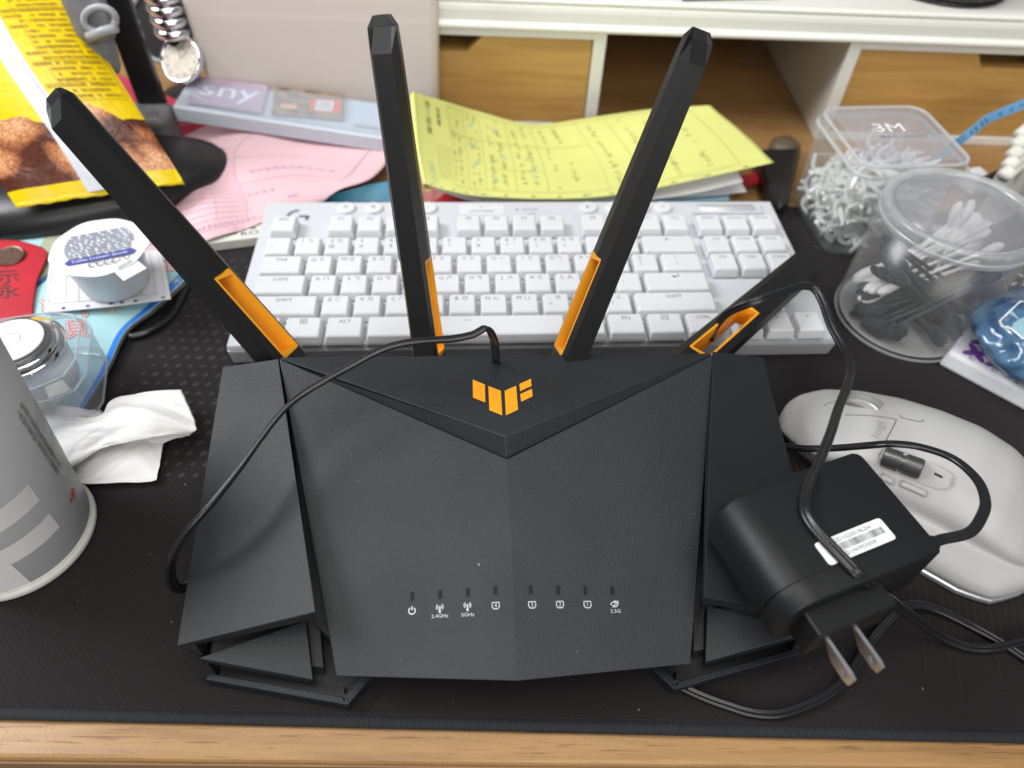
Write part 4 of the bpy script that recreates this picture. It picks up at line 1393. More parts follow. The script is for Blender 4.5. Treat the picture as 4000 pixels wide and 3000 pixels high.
def swabs():
    r = np.random.default_rng(11)
    first_b, first_w = True, True
    def add(proto, a, d, label=None):
        nonlocal first_b, first_w
        d = nrm(d)
        a = np.asarray(a, float)
        # keep both ends inside the tub
        L = 39
        for _ in range(30):
            e0, e1 = a-d*L, a+d*L
            bad = False
            for e in (e0, e1):
                rr = np.linalg.norm(e[:2])
                if rr > 37.5:
                    a[:2] -= e[:2]/rr*(rr-37.3)*0.6
                    bad = True
                if e[2] < 5:
                    a[2] += 5-e[2]
                    bad = True
                if e[2] > 76:
                    a[2] -= e[2]-76
                    bad = True
            if not bad:
                break
        if proto is pb and first_b:
            o = pb
            first_b = False
        elif proto is pw and first_w:
            o = pw
            first_w = False
        else:
            o = copy_tree(proto)
        put(o, TC+a-d*L, TC+a+d*L)
        if label:
            o['label'] = label
    # fan of black swabs whose heads gather right of the middle
    for k in range(22):
        add(pb, (r.normal(4, 3.5), r.normal(-17, 4), r.normal(25, 5)), (1, r.normal(0.05, 0.16), r.normal(0.42, 0.2)))
    # those leaning with their heads up at the left
    for k in range(17):
        add(pb, (r.normal(-8, 4), r.normal(-15, 5), r.normal(30, 6)), (-0.75, r.normal(0.12, 0.15), r.normal(0.55, 0.16)))
    for k in range(9):
        add(pb, (r.normal(0, 8), r.normal(-4, 6), r.normal(10, 3)), (r.normal(0.6, 0.5), 0.6, r.normal(0.0, 0.05)))
    # sheaf of white swabs lying behind the black ones
    for k in range(20):
        add(pw, (r.normal(5, 3), r.uniform(12, 28), r.uniform(36, 42)), (0.8, r.normal(0.15, 0.15), r.normal(0.62, 0.10)))
    for a, d in (((6, 12, 40), (0.05, 0.12, 1)), ((12, 10, 40), (0.03, 0.1, 1)), ((16, 12, 41), (-0.02, 0.15, 1)), ((2, 4, 40), (1, 0.35, 0.33)), ((-4, 8, 38), (1, 0.3, 0.3)), ((-2, 0, 30), (1, 0.25, 0.26)),
                 ((-8, -24, 21), (1, 0.1, 0.02)), ((14, -6, 46), (0.9, 0.2, 0.35))):
        add(pw, a, d)
swabs()

# ---------------------------------------------------------------- square box of floss picks
BA = R(6.0)
bX, bY = np.array([math.cos(BA), math.sin(BA), 0]), np.array([-math.sin(BA), math.cos(BA), 0])
q_fl, q_fr, q_bl, q_br = P(3335, 660, 73), P(3832, 620, 73), P(3168, 440, 73), P(3640, 418, 73)
BC = (q_fl+q_fr+q_bl+q_br)/4
BC = np.array([BC[0], BC[1], 0])
BW, BD, BH = 80.0, 80.0, 66.0
def bx(x, y, z):
    return BC+bX*x+bY*y+np.array([0, 0, z])
def _fbox():
    t = thing('floss_pick_box', 'square clear plastic box of white floss picks behind the swab tub', 'box', BC)
    def ring(w, d, r, z):
        return [bx(x, y, z) for x, y in rrect(0, 0, w, d, r, 5)]
    mk('wall', loft([ring(BW-10, BD-10, 9, 0.5), ring(BW-7, BD-7, 10, 2.0), ring(BW-3, BD-3, 11, BH), ring(BW-5, BD-5, 10, BH), ring(BW-9, BD-9, 9, 3.0), ring(BW-12, BD-12, 8, 2.0)]), M['box_wall'], t, smooth=True)
    lid = mk('lid', loft([ring(BW-6, BD-6, 10, BH+6.4), ring(BW-5, BD-5, 10, BH+7.6)]), M['box_lid'], t)
    def rim(w, z, r_, m, par):
        pts = np.array([bx(x, y, z) for x, y in rrect(0, 0, w, w, 12, 6)])
        pts = np.concatenate([pts, pts[:2]])
        return mk('lid_rim', sweep(pts, circ(r_, 8)), m, par, smooth=True)
    rim(BW-4.5, BH+7.0, 1.3, M['box_rim'], lid)
    rim(BW-0.5, BH+0.3, 1.5, M['box_rim'], lid)
    mk('lid_skirt', loft([ring(BW-1, BD-1, 12, BH+0.5), ring(BW-3, BD-3, 12, BH+7.0)], cap=False), M['box_lid'], lid, smooth=True)
    mk('lid_panel', loft([ring(BW-17, BD-17, 8, BH+7.7), ring(BW-19, BD-19, 8, BH+8.5)]), M['box_lid'], lid)
    # hinge clasp at the front
    cl = mk('clasp', obox(bx(6, -BD/2-1.6, BH-0.5), 17, 2.0, 4.0, bX, bY), M['box_rim'], t, bevel=0.8)
    for s in (-1, 1):
        mk('clasp_arm', sweep(np.array([bx(6+s*7, -BD/2-1.7, BH), bx(6+s*7.2, -BD/2-1.2, BH+4), bx(6+s*7.6, -BD/2+1.5, BH+7.6)]), circ(0.8, 8)), M['box_rim'], cl, smooth=True)
    # print on the lid
    ink('lid_print', join2(txt('3M', -1, 7, 15, sx=1.2)), planar(bx(0, 0, BH+8.5), bX, bY, 0.1), M['pick'], lid)
    ink('lid_print', join2(txt('MULTI-USE BOX', 4, -4, 4.6)), planar(bx(0, 0, BH+8.5), bX, bY, 0.1), M['brown_label'], lid)
_fbox()
def _picks():
    # one pick: flat pointed handle, a C-shaped fork and the floss across it
    hand = catmull([(-38, 0, 0), (-30, 1.5, 0), (-10, 1.0, 0), (8, -1, 0), (16, -2, 0)], 4)
    rad = np.interp(np.linspace(0, 1, len(hand)), [0, 0.2, 1], [0.35, 1, 1])
    V, F = sweep(hand, [(2.6*math.cos(a), 1.4*math.sin(a)) for a in np.linspace(0, 2*math.pi, 8, endpoint=False)])
    V = V.reshape(len(hand), 8, 3)
    V = hand[:, None, :]+(V-hand[:, None, :])*rad[:, None, None]
    fork = catmull([(16, -2, 0), (20, 3, 0), (19, 12, 0)], 3)
    fork2 = catmull([(10, -1.5, 0), (4, 4, 0), (3, 12, 0)], 3)
    arm = catmull([(3, 12, 0), (3.2, 13, 0)], 1)
    parts = [(V.reshape(-1, 3), F)] + [sweep(p, circ(1.6, 8)) for p in (fork, fork2)]
    parts.append(sweep(np.array([(3, 11.5, 0), (11, 11.3, 0), (19, 11.5, 0)]), circ(0.28, 5)))
    proto = mk('floss_pick', join(*parts), M['pick'], None, smooth=True, base=(0, 0, 0))
    tag(proto, 'white plastic floss pick inside the square clear box', 'floss pick', 'floss picks in the square box')
    r = np.random.default_rng(4)
    for k in range(260):
        o = proto if k == 0 else copy_tree(proto)
        top = k > 170
        ang = r.normal(2.4, 0.8) if not top else r.normal(2.2, 0.6)
        x, y = r.uniform(-27, 27), r.uniform(-27, 27)
        z = 6+50*(k/260)**0.8*r.uniform(0.7, 1.0)
        z *= 0.75+0.25*(x+20)/40
        tilt = r.normal(0.12, 0.22)
        m = Matrix.Translation(Vector(bx(x, y, z))*U) @ Matrix.Rotation(ang, 4, 'Z') @ Matrix.Rotation(tilt, 4, 'Y') @ Matrix.Rotation(r.uniform(0, 6.28), 4, 'X')
        # pull back inside the walls
        for _ in range(12):
            bad = False
            for e in ((-38, 0, 0), (20, 6, 0)):
                p = np.array(m @ (Vector(e)*U))/U-BC
                lx, ly = p@bX, p@bY
                for v, ax_ in ((lx, bX), (ly, bY)):
                    if abs(v) > 33.5:
                        m = Matrix.Translation(Vector(-ax_*np.sign(v)*(abs(v)-33))*U) @ m
                        bad = True
                if p[2] < 4:
                    m = Matrix.Translation((0, 0, (4-p[2])*U)) @ m
                    bad = True
                if p[2] > 62:
                    m = Matrix.Translation((0, 0, (62-p[2])*U)) @ m
                    bad = True
            if not bad:
                break
        o.matrix_world = m
_picks()

# ---------------------------------------------------------------- things at the right edge
def _right_edge():
    # patterned tissue packet
    c = [P(3665, 1418, 2), P(4080, 1640, 2)]
    d = nrm(c[1]-c[0])
    n = np.array([-d[1], d[0], 0])
    L, Wd = 110.0, 62.0
    t = thing('tissue_packet', 'white tissue packet printed with purple petals beside the swab tub', 'tissue packet', c[0]+d*L/2+n*Wd/2)
    def pk(u, v, z):
        return c[0]+d*u+n*v+np.array([0, 0, z-c[0][2]])
    body = mk('packet', loft([[pk(*q, 0.5) for q in ((0, 0), (L, 0), (L, Wd), (0, Wd))], [pk(*q, 12) for q in ((1, 1.5), (L-1, 1.5), (L-1, Wd-1), (1, Wd-1))]]), M['white_paper'], t, bevel=2.0)
    pur = mat('purple_print', (0.20, 0.06, 0.34), 0.5)
    grn = mat('green_print', (0.05, 0.17, 0.08), 0.5)
    def petal(cx, cy, a, l=5.9, w=2.3):
        k = 10
        p = [(l*math.cos(math.pi*i/k), w*math.sin(math.pi*i/k)**1.0) for i in range(k+1)]+[(-l*math.cos(math.pi*i/k), -w*math.sin(math.pi*i/k)) for i in range(1, k)]
        return place2((np.array(p), [tuple(range(len(p)))]), cx, cy, 1, 1, a)
    pp, gg = [], []
    for i in range(8):
        for j in range(5):
            x, y = 7+i*13.5, 6+j*13.0
            for q in range(4):
                (gg if (i+j) % 3 == 0 and q == 2 else pp).append(petal(x+6.5*math.cos(q*math.pi/2+0.8), y+6.5*math.sin(q*math.pi/2+0.8), q*math.pi/2+0.8))
            pp.append(place2(stroke(arc(0, 0, 1.5, 20, 320, 8), 0.6), x+6.6, y))
    keep = lambda VF: (VF[0], [f for f in VF[1] if all(2.5 < VF[0][i][0] < L-3 and 2.8 < VF[0][i][1] < Wd-3 for i in f)])
    for k, q in enumerate(pp):
        kq = keep(q)
        if kq[1]:
            ink('petal_print', kq, lambda x, y, k=k: pk(x, y, 12.06+0.012*(k % 9)), pur, body)
    for k, q in enumerate(gg):
        kq = keep(q)
        if kq[1]:
            ink('leaf_print', kq, lambda x, y, k=k: pk(x, y, 12.18), grn, body)
    # blue gel-like pouch lying on it
    bc = P(4075, 1340, 28)
    nz = smoothnoise(3, 8, 5.0)
    def pouch(u, v):
        a, b = u*2*math.pi, v*math.pi
        r_ = 1+0.22*nz(3*math.cos(a), 3*math.sin(a)+2*v)
        r2 = 0.16*math.sin(5*a+3*v)+0.12*math.sin(9*b+2*math.sin(a))
        x = 42*math.sin(b)*math.cos(a)*(r_+0.3*r2)
        y = 40*math.sin(b)*math.sin(a)*(r_-0.2*r2)
        z = 19*math.cos(b)*(1+0.5*r2)
        return bc+np.array([x, y, z])+np.array([3, 2, 2])
    G, uv = grid(pouch, 64, 34)
    gb = mk('gel_pouch', G, M['blue_gel'], None, smooth=True, uv=uv)
    tag(gb, 'wrinkled glossy blue pouch resting on the purple patterned packet', 'pouch')
    bv = bvh_of(gb)
    pat = [(3905, 1255), (3945, 1215), (3985, 1180), (4030, 1180), (4060, 1230), (4040, 1310), (3995, 1325), (3950, 1285), (3915, 1275)]
    pts = [on_mesh(bv, x, y, 0.4) for x, y in pat]
    if all(p is not None for p in pts):
        cen = np.mean(pts, axis=0)
        mk('window_patch', (pts+[cen], [(i, (i+1) % len(pts), len(pts)) for i in range(len(pts))]), mat('pale_aqua_patch', (0.28, 0.46, 0.52), 0.2), gb, smooth=True)
        mk('patch_border', sweep(np.array(pts+[pts[0]]), circ(0.6, 6)), M['sticker'], gb, smooth=True)
    pth = [on_mesh(bv, x, y, 0.3) for x, y in ((3925, 1470), (3950, 1495), (3985, 1515), (4010, 1525))]
    if all(p is not None for p in pth):
        mk('red_stripe', sweep(catmull(pth, 2), [(2.2*math.cos(a), 0.4*math.sin(a)) for a in np.linspace(0, 6.28, 8, endpoint=False)]), mat('dull_red_print', (0.22, 0.05, 0.09), 0.3), gb, smooth=True)
    # crumpled clear film above the pouch
    fc = P(3990, 1090, 30)
    nf = smoothnoise(9, 9, 6.0)
    G, uv = grid(lambda u, v: fc+np.array([(u-0.4)*60, (v-0.5)*46, 6*nf(u*5, v*5)+5*nf(v*9, u*7)]), 24, 20, 0.12)
    o = mk('film_wrapper', G, M['film'], None, smooth=False)
    tag(o, 'crumpled clear film wrapper at the right edge above the blue pouch', 'wrapper')
    # blue measuring tape coming out behind the floss box
    path = [PY(3775, 530, 500), PY(3815, 500, 505), PY(3850, 470, 510), PY(3900, 447, 515), PY(3960, 422, 520), PY(4020, 400, 525), PY(4100, 380, 530)]
    # both ends come down to the desk, out of sight behind the box and beyond the frame
    e0, e1 = path[0], path[-1]
    path = [np.array([e0[0]-14, e0[1]+4, -2.4]), np.array([e0[0]-10, e0[1]+3, e0[2]*0.55])]+path+[np.array([e1[0]+28, e1[1]+4, e1[2]*0.5]), np.array([e1[0]+40, e1[1]+5, -2.4])]
    path = catmull(path, 3)
    tp = mk('measuring_tape', sweep(path, [(-3.6, -0.25), (3.6, -0.25), (3.6, 0.25), (-3.6, 0.25)], up=(0, -1, 0.5)), M['tape_blue'], None, smooth=False)
    tag(tp, 'blue measuring tape strip curving out behind the floss box', 'tape')
    bt = bvh_of(tp)
    def tm(x, y):
        p = on_mesh(bt, x, y, 0.15)
        return p if p is not None else np.array(path[3])
    def tick(x, y, l):
        return mk('tick_mark', sweep(np.array([tm(x-4, y-l), tm(x, y), tm(x+4, y+l)]), circ(0.35, 5)), M['ink'], tp)
    for x, y, l in ((3795, 518, 8), (3812, 503, 9), (3836, 483, 9), (3852, 472, 9)):
        tick(x, y, l)
    for s, x, y in (('06', 3907, 446), ('60', 3950, 428), ('59', 3990, 412)):
        V, F = glyphs(s)
        ink('tape_number', (V, F), lambda a, b, x=x, y=y: tm(x+a*17+b*3, y-a*7-b*17), M['ink'], tp)
    # ivory ribbed connector block and a dark lead at the far right
    c0 = P(3965, 640, 20)
    t = thing('ribbed_connector', 'ivory ribbed plastic connector at the right edge below the tape', 'connector', (c0[0], c0[1], 0))
    for k in range(5):
        p = PY(3985-16*k, 530+40*k, 470-6*k)
        mk('rib', sweep(np.array([p, p+np.array([12, 10, 2]), p+np.array([30, 22, 0])]), [(5.2*math.cos(a), 4.0*math.sin(a)) for a in np.linspace(0, 6.28, 12, endpoint=False)]), M['ivory_plastic'], t, smooth=True)
    mk('body', obox(PY(4010, 640, 468), 34, 20, 40, (0.8, 0.5, 0)), M['ivory_plastic'], t, bevel=4)
    bb_ = PY(4010, 640, 468)
    mk('stand', obox((bb_[0], bb_[1], (bb_[2]-20)/2-1.3), 26, 14, max(bb_[2]-20+2.6, 2), (0.8, 0.5, 0)), M['ivory_plastic'], t)
    p0 = [P(3850, 738, 12), P(3900, 715, 16), P(3960, 690, 20), P(4040, 660, 22)]
    ld = mk('dark_pouch', sweep(catmull(p0, 4), [(11*math.cos(a), 8*math.sin(a)) for a in np.linspace(0, 6.28, 14, endpoint=False)]), M['black_smooth'], None, smooth=True)
    tag(ld, 'short thick black sleeve at the right edge behind the swab tub', 'sleeve')
    w0 = P(3815, 700, 10)
    sw = mk('white_socket', obox(w0+np.array([0, 0, -2]), 12, 16, 16, (0.95, 0.2, 0.1)), M['sticker'], None, bevel=1.0)
    tag(sw, 'small white socket with two holes behind the swab tub lid', 'socket')
    for dx in (-14, 14):
        bs = bvh_of(sw)
        h = on_mesh(bs, 3812+dx, 692, 0.1)
        if h is not None:
            mk('socket_hole', lathe([(0, 0.1), (1.3, 0.1), (1.3, -0.2)], h, 12, axis=(0, -0.7, 0.7)), M['grey_ring'], sw)
    # black wallet with a red card, between the papers and the floss box
    a = [P(2958, 578, 14), P(3135, 572, 14), P(3090, 770, 14), P(3050, 800, 14), P(2995, 720, 14)]
    a = [np.array(p) for p in a]
    wl = mk('black_wallet', loft([[p-np.array([0, 0, 15]) for p in a], a]), M['black_smooth'], None, bevel=4, seg=3)
    tag(wl, 'glossy black wallet between the yellow form and the floss box', 'wallet')
    cb = PY(3085, 556, 540)
    kn = mk('brown_knob', lathe([(0, 9), (8, 8.4), (12, 5), (12.6, 0), (12, -8), (0, -8)], (cb[0], cb[1]+6, 5.2), 28), mat('olive_brown_plastic', (0.10, 0.075, 0.045), 0.5), None, smooth=True)
    tag(kn, 'dull brown round knob behind the black wallet', 'knob')
    r0 = [P(2860, 690, 4), P(2958, 672, 4), P(2985, 705, 4), P(2880, 728, 4)]
    rc = mk('red_card', slab([np.array(p) for p in r0], 3.0), M['red'], None, bevel=0.4)
    tag(rc, 'small red card poking out under the yellow form by the wallet', 'card')
_right_edge()
# ---------------------------------------------------------------- papers behind the keyboard
def sheet_px(rows, nu=60, nv=40, thick=0.15):
    # rows: list of rows (front to back or any), each a list of (px, py, z); smooth surface through them
    R_ = [np.array([P(*q) for q in row]) for row in rows]
    def cr(pts, t):
        n = len(pts)
        x = t*(n-1)
        i = min(int(x), n-2)
        f = x-i
        p = [pts[max(i-1, 0)], pts[i], pts[i+1], pts[min(i+2, n-1)]]
        return 0.5*((2*p[1])+(-p[0]+p[2])*f+(2*p[0]-5*p[1]+4*p[2]-p[3])*f*f+(-p[0]+3*p[1]-3*p[2]+p[3])*f**3)
    us, vs = np.linspace(0, 1, nu), np.linspace(0, 1, nv)
    G = np.array([[cr([cr(r, u) for r in R_], v) for u in us] for v in vs])
    return Surf(G)
class Surf:
    # sampled surface with bilinear lookup
    def __init__(self, G):
        self.G = G
        N = np.cross(np.gradient(G, axis=1), np.gradient(G, axis=0))
        N = N/(np.linalg.norm(N, axis=2, keepdims=True)+1e-9)
        if N[..., 2].mean() < 0:
            N = -N
        self.N = N
    def lerp(self, A, u, v):
        nv, nu = A.shape[:2]
        x, y = min(max(u, 0), 1)*(nu-1), min(max(v, 0), 1)*(nv-1)
        i, j = min(int(x), nu-2), min(int(y), nv-2)
        f, g = x-i, y-j
        return (A[j, i]*(1-f)+A[j, i+1]*f)*(1-g)+(A[j+1, i]*(1-f)+A[j+1, i+1]*f)*g
    def __call__(self, u, v):
        return self.lerp(self.G, u, v)
    def nor(self, u, v):
        return self.lerp(self.N, u, v)
def sampled(f, nu=72, nv=72):
    return Surf(np.array([[f(u, v) for u in np.linspace(0, 1, nu)] for v in np.linspace(0, 1, nv)]))
def off(S, u, v, d=0.12):
    return S(u, v)+S.nor(u, v)*d
def form_print(S, lu, lv, lines, texts, d=0.12):
    # lu, lv: sheet size in mm used to keep glyphs upright in proportion
    # every stroke lies a hair above the last, so that crossings do not share a plane
    parts = [hstroke(u0*lu, v0*lv, u1*lu, v1*lv, w, 26) for (u0, v0, u1, v1, w) in lines]
    parts += [txt(s, u*lu, v*lv, size, rot) for (s, u, v, size, rot) in texts]
    out = []
    for i, (V, F) in enumerate(parts):
        if len(V):
            out.append(([off(S, min(max(x/lu, 0.001), 0.999), min(max(y/lv, 0.001), 0.999), d+0.012*(i % 17)) for x, y in V], F))
    return join(*out)

def _yellow():
    # u runs left to right, v front to back
    rows = [[(1668, 728, 20), (1760, 752, 16), (1900, 775, 11), (2150, 782, 9), (2400, 765, 12), (2700, 713, 20), (3022, 640, 30)],
            [(1640, 560, 36), (1740, 590, 28), (1890, 630, 17), (2120, 645, 12), (2350, 630, 15), (2620, 580, 25), (2910, 530, 34)],
            [(1625, 368, 56), (1720, 395, 46), (1860, 440, 30), (2060, 486, 20), (2240, 470, 21), (2500, 440, 30), (2772, 417, 38)]]
    S0 = sheet_px(rows)
    yn = smoothnoise(71, 8, 13.0)
    # old fold lines and slight cockling
    S = sampled(lambda u, v: S0(u, v)+np.array([0, 0, 1.5*yn(u*1.5, v)+2.6*abs(((u*2.0+0.28) % 1)-0.5)+1.6*abs(v-0.52)]), 90, 40)
    t = thing('yellow_form', 'bright yellow printed carbon form, creased, lying behind the keyboard', 'paper', P(2300, 640, 8))
    G, uv = grid(S, 64, 30, 0.2)
    sh = mk('sheet', G, M['yellow_paper'], t, smooth=True)
    # rolled-back left margin
    def curl(u, v):
        e = S(0, v)
        a = -u*4.2
        r = 6.5*(0.45+0.55*v)
        d = nrm(S(0.02, v)-e)
        up = np.array([0, 0, 1.0])
        return e + d*(-r*math.sin(-a)*0.9) - up*(r*(1-math.cos(a)))
    G, uv = grid(curl, 14, 24, 0.2)
    mk('curled_margin', G, M['yellow_paper'], sh, smooth=True)
    lu, lv = 270.0, 110.0
    lines = [(0.20, 0.12, 0.20, 0.93, 0.5), (0.27, 0.12, 0.27, 0.93, 0.4), (0.335, 0.12, 0.335, 0.93, 0.5), (0.42, 0.12, 0.42, 0.93, 0.4), (0.50, 0.12, 0.50, 0.93, 0.5), (0.66, 0.12, 0.66, 0.93, 0.4), (0.74, 0.12, 0.74, 0.93, 0.5), (0.93, 0.12, 0.93, 0.93, 0.5),
             (0.20, 0.12, 0.93, 0.12, 0.6), (0.20, 0.93, 0.93, 0.93, 0.5), (0.20, 0.68, 0.66, 0.68, 0.35), (0.335, 0.40, 0.50, 0.40, 0.35)]
    r = random.Random(8)
    chars = '統一發票收據日期金額數量單價合計品名備註買受人地址電話營業稅'
    tx = []
    for k in range(280):
        u = r.choice([0.215, 0.24, 0.29, 0.315, 0.36, 0.39, 0.44, 0.47, 0.53, 0.58, 0.69, 0.77, 0.82, 0.88])
        tx.append((r.choice(chars), u+r.uniform(-.004, .004), r.uniform(0.16, 0.90), 3.1, -math.pi/2))
    for k in range(4):
        for j in range(12):
            tx.append((r.choice(chars), 0.125+0.018*k, 0.20+j*0.032, 3.0, -math.pi/2))
    mk('form_print', form_print(S, lu, lv, lines, tx), M['ink_olive'], sh)
    tb = [('統一發票', 0.085, 0.77, 8.5, -math.pi/2), ('收執聯', 0.145, 0.80, 6.5, -math.pi/2)]
    mk('title_print', form_print(S, lu, lv, [], tb), M['ink'], sh)
    pen = [(r.choice('林王大六三十元七八月'), u, v, 6.0, -math.pi/2) for u, v in ((0.30, 0.80), (0.30, 0.62), (0.305, 0.45), (0.385, 0.80), (0.36, 0.28), (0.395, 0.55), (0.37, 0.5), (0.46, 0.55), (0.465, 0.4), (0.475, 0.46), (0.47, 0.33), (0.60, 0.07), (0.30, 0.06), (0.06, 0.05), (0.33, 0.05), (0.85, 0.07))]
    mk('handwriting', form_print(S, lu, lv, [], pen), M['ink_teal'], sh)
    st = join2(stroke([(x*1.0+0.075*lu, y+0.28*lv) for x, y in arc(0, 0, 6.5, 0, 360, 24)], 0.5, True), stroke([(x+0.075*lu, y+0.18*lv) for x, y in arc(0, 0, 8.0, 0, 360, 24)], 0.5, True), txt('章', 0.075*lu, 0.28*lv, 7, -1.57), txt('印', 0.075*lu, 0.17*lv, 9, -1.57))
    mk('stamp_print', ([off(S, x/lu, y/lv) for x, y in st[0]], st[1]), mat('blue_green_stamp', (0.30, 0.42, 0.30), 0.7), sh)
    hm = mat('olive_punch_hole', (0.20, 0.20, 0.05), 0.8)
    for k in range(14):
        hol = place2((np.array(arc(0, 0, 1.6, 0, 330, 12)), [tuple(range(12))]), (0.05+0.068*k)*lu, 0.045*lv)
        mk('punched_hole', ([off(S, x/lu, y/lv) for x, y in hol[0]], hol[1]), hm, sh)
    # white carbon copies beneath
    rows2 = [[(1700, 735, 17), (1900, 792, 5), (2200, 800, 4), (2450, 785, 6), (2700, 752, 11), (2905, 705, 18)], [(1690, 600, 30), (1900, 690, 12), (2150, 705, 8), (2400, 690, 10), (2650, 640, 18), (2850, 600, 26)]]
    S2 = sheet_px(rows2)
    G, uv = grid(lambda u, v: S2(u, v)-np.array([0, 0, 1.0]), 40, 12, 0.2)
    w = mk('white_form_copy', G, M['white_paper'], None, smooth=True)
    tag(w, 'white carbon copy sheet sticking out under the yellow form', 'paper')
    rows3 = [[(2560, 775, 3.5), (2750, 765, 4), (2918, 750, 5)], [(2500, 690, 7), (2700, 680, 9), (2890, 700, 10)]]
    S3 = sheet_px(rows3)
    G, uv = grid(S3, 20, 8, 0.2)
    tag(mk('white_slip', G, M['white_paper'], None, smooth=True), 'small white slip under the right end of the yellow form', 'paper')
    rows4 = [[(2540, 790, 0.5), (2700, 788, 0.5), (2850, 782, 0.5)], [(2500, 700, 1), (2680, 700, 1), (2845, 730, 1)]]
    S4 = sheet_px(rows4)
    G, uv = grid(S4, 16, 8, 0.2)
    tag(mk('blue_slip', G, mat('pale_blue_paper', (0.42, 0.66, 0.80), 0.6), None, smooth=True), 'pale blue paper slip showing below the white slip by the keyboard', 'paper')
_yellow()

def _pink():
    rows = [[(470, 1010, 9), (640, 985, 9), (800, 945, 9), (960, 890, 9), (1100, 840, 9), (1262, 790, 8)],
            [(450, 850, 4), (620, 840, 6), (790, 800, 15), (960, 780, 15), (1150, 745, 15), (1330, 740, 13)],
            [(440, 720, 3), (600, 720, 4), (760, 680, 9), (920, 690, 17), (1160, 660, 16), (1440, 700, 15)],
            [(470, 590, 4), (620, 600, 5), (780, 560, 12), (930, 580, 19), (1180, 590, 15), (1500, 650, 14)],
            [(520, 470, 8), (680, 480, 12), (860, 480, 20), (1050, 500, 19), (1280, 530, 16), (1530, 590, 14)]]
    S = sheet_px(rows)
    t = thing('pink_form', 'pink printed carbon form, rippled, left of the keyboard', 'paper', P(900, 720, 8))
    rp = smoothnoise(21, 5, 9.0)
    S2 = lambda u, v: S(u, v)+np.array([0, 0, 2.0*rp(u*1.4, v*0.8)+1.1*math.sin(17*u+4*v)*math.exp(-((u-0.4)/0.3)**2)])
    S2 = sampled(S2, 64, 44)
    G, uv = grid(S2, 64, 44, 0.2)
    sh = mk('sheet', G, M['pink_paper'], t, smooth=True)
    lu, lv = 190.0, 150.0
    lines = [(0.10, 0.14+0.037*k, 0.60, 0.14+0.037*k, 0.32) for k in range(22)] + [(0.10, 0.14, 0.10, 0.95, 0.4), (0.30, 0.14, 0.30, 0.95, 0.35), (0.46, 0.14, 0.46, 0.95, 0.35), (0.60, 0.10, 0.60, 0.95, 0.4), (0.60, 0.42, 0.93, 0.42, 0.4), (0.93, 0.42, 0.93, 0.95, 0.4), (0.05, 0.08, 0.97, 0.08, 0.45), (0.60, 0.66, 0.93, 0.66, 0.3)]
    r = random.Random(3)
    chars = '請款單日期金額數量單價合計品名備註客戶地址電話'
    tx = [(chars[(k*3) % len(chars)], 0.14+0.026*k, 0.10, 4.0, 0) for k in range(20)] + [(r.choice(chars), 0.66+0.025*k, 0.52, 4.0, 0) for k in range(10)] + [(r.choice(chars), 0.62+0.03*k, 0.30, 3.6, 0) for k in range(4)]
    tx += [('□簽收', 0.30, 0.035, 4.6, 0), ('□會計', 0.55, 0.04, 4.6, 0), ('魔力', 0.06, 0.97, 8, 0.2), ('編號', 0.80, 0.2, 4.2, 0)]
    mk('form_print', form_print(S2, lu, lv, lines, tx, 0.25), M['ink_mauve'], sh)
_pink()

def _under_papers():
    # teal folder corner and a red patterned envelope between pink form and keyboard
    rows = [[(1225, 792, 2), (1330, 792, 2), (1440, 792, 2), (1600, 792, 2)], [(1290, 762, 8), (1360, 745, 10), (1470, 715, 11), (1600, 700, 9)]]
    S = sheet_px(rows)
    G, uv = grid(S, 24, 8, 0.8)
    tag(mk('teal_folder', G, M['teal'], None, smooth=True), 'teal plastic folder corner under the pink form at the keyboard', 'folder')
    rows = [[(1560, 800, 1), (1720, 800, 1), (1900, 795, 1)], [(1600, 640, 2), (1740, 660, 2), (1900, 690, 2)]]
    S = sheet_px(rows)
    G, uv = grid(S, 16, 10, 0.4)
    o = mk('red_envelope', G, mat('rosy_patterned_paper', (0.62, 0.27, 0.25), 0.5, col2=(0.42, 0.10, 0.10), vscale=160), None)
    tag(o, 'rosy patterned envelope under the yellow form by the antenna', 'envelope')
    rows = [[(1680, 800, 2), (1790, 800, 2), (1880, 795, 2)], [(1740, 752, 3), (1810, 745, 3), (1880, 760, 3)]]
    G, uv = grid(sheet_px(rows), 12, 6, 0.5)
    tag(mk('red_flap', G, M['red'], None, smooth=True), 'plain red paper flap between the keyboard and the yellow form', 'paper')
    # cream carton with a brown label, left behind the keyboard
    a = [P(720, 962, 7.5), P(1015, 925, 7.5), P(1060, 790, 7.5), P(740, 830, 7.5)]
    t = thing('cream_carton', 'flat cream carton with a brown label beside the keyboard corner', 'carton', P(900, 930, 0))
    b = mk('carton', slab(np.array(a), 7.2), M['cream'], t, bevel=0.6)
    n = np.array([0, 0, 0.05])
    la = [P(730, 940, 7.6), P(925, 914, 7.6), P(935, 880, 7.6), P(735, 905, 7.6)]
    mk('label', slab(np.array(la), 0.15), M['brown_label'], b)
    c = P(975, 903, 7.5)
    x = nrm(P(1010, 898, 7.5)-c)
    y = np.cross([0, 0, 1], x)
    ink('carton_print', join2(txt('RO', 0, -2.2, 6, sx=1.5), stroke(arc(0, 3.0, 3.2, 60, 200), 1.4), stroke([(1, 3), (4.5, 3)], 1.4)), planar(c, x, y, 0.08), M['ink'], b)
_under_papers()

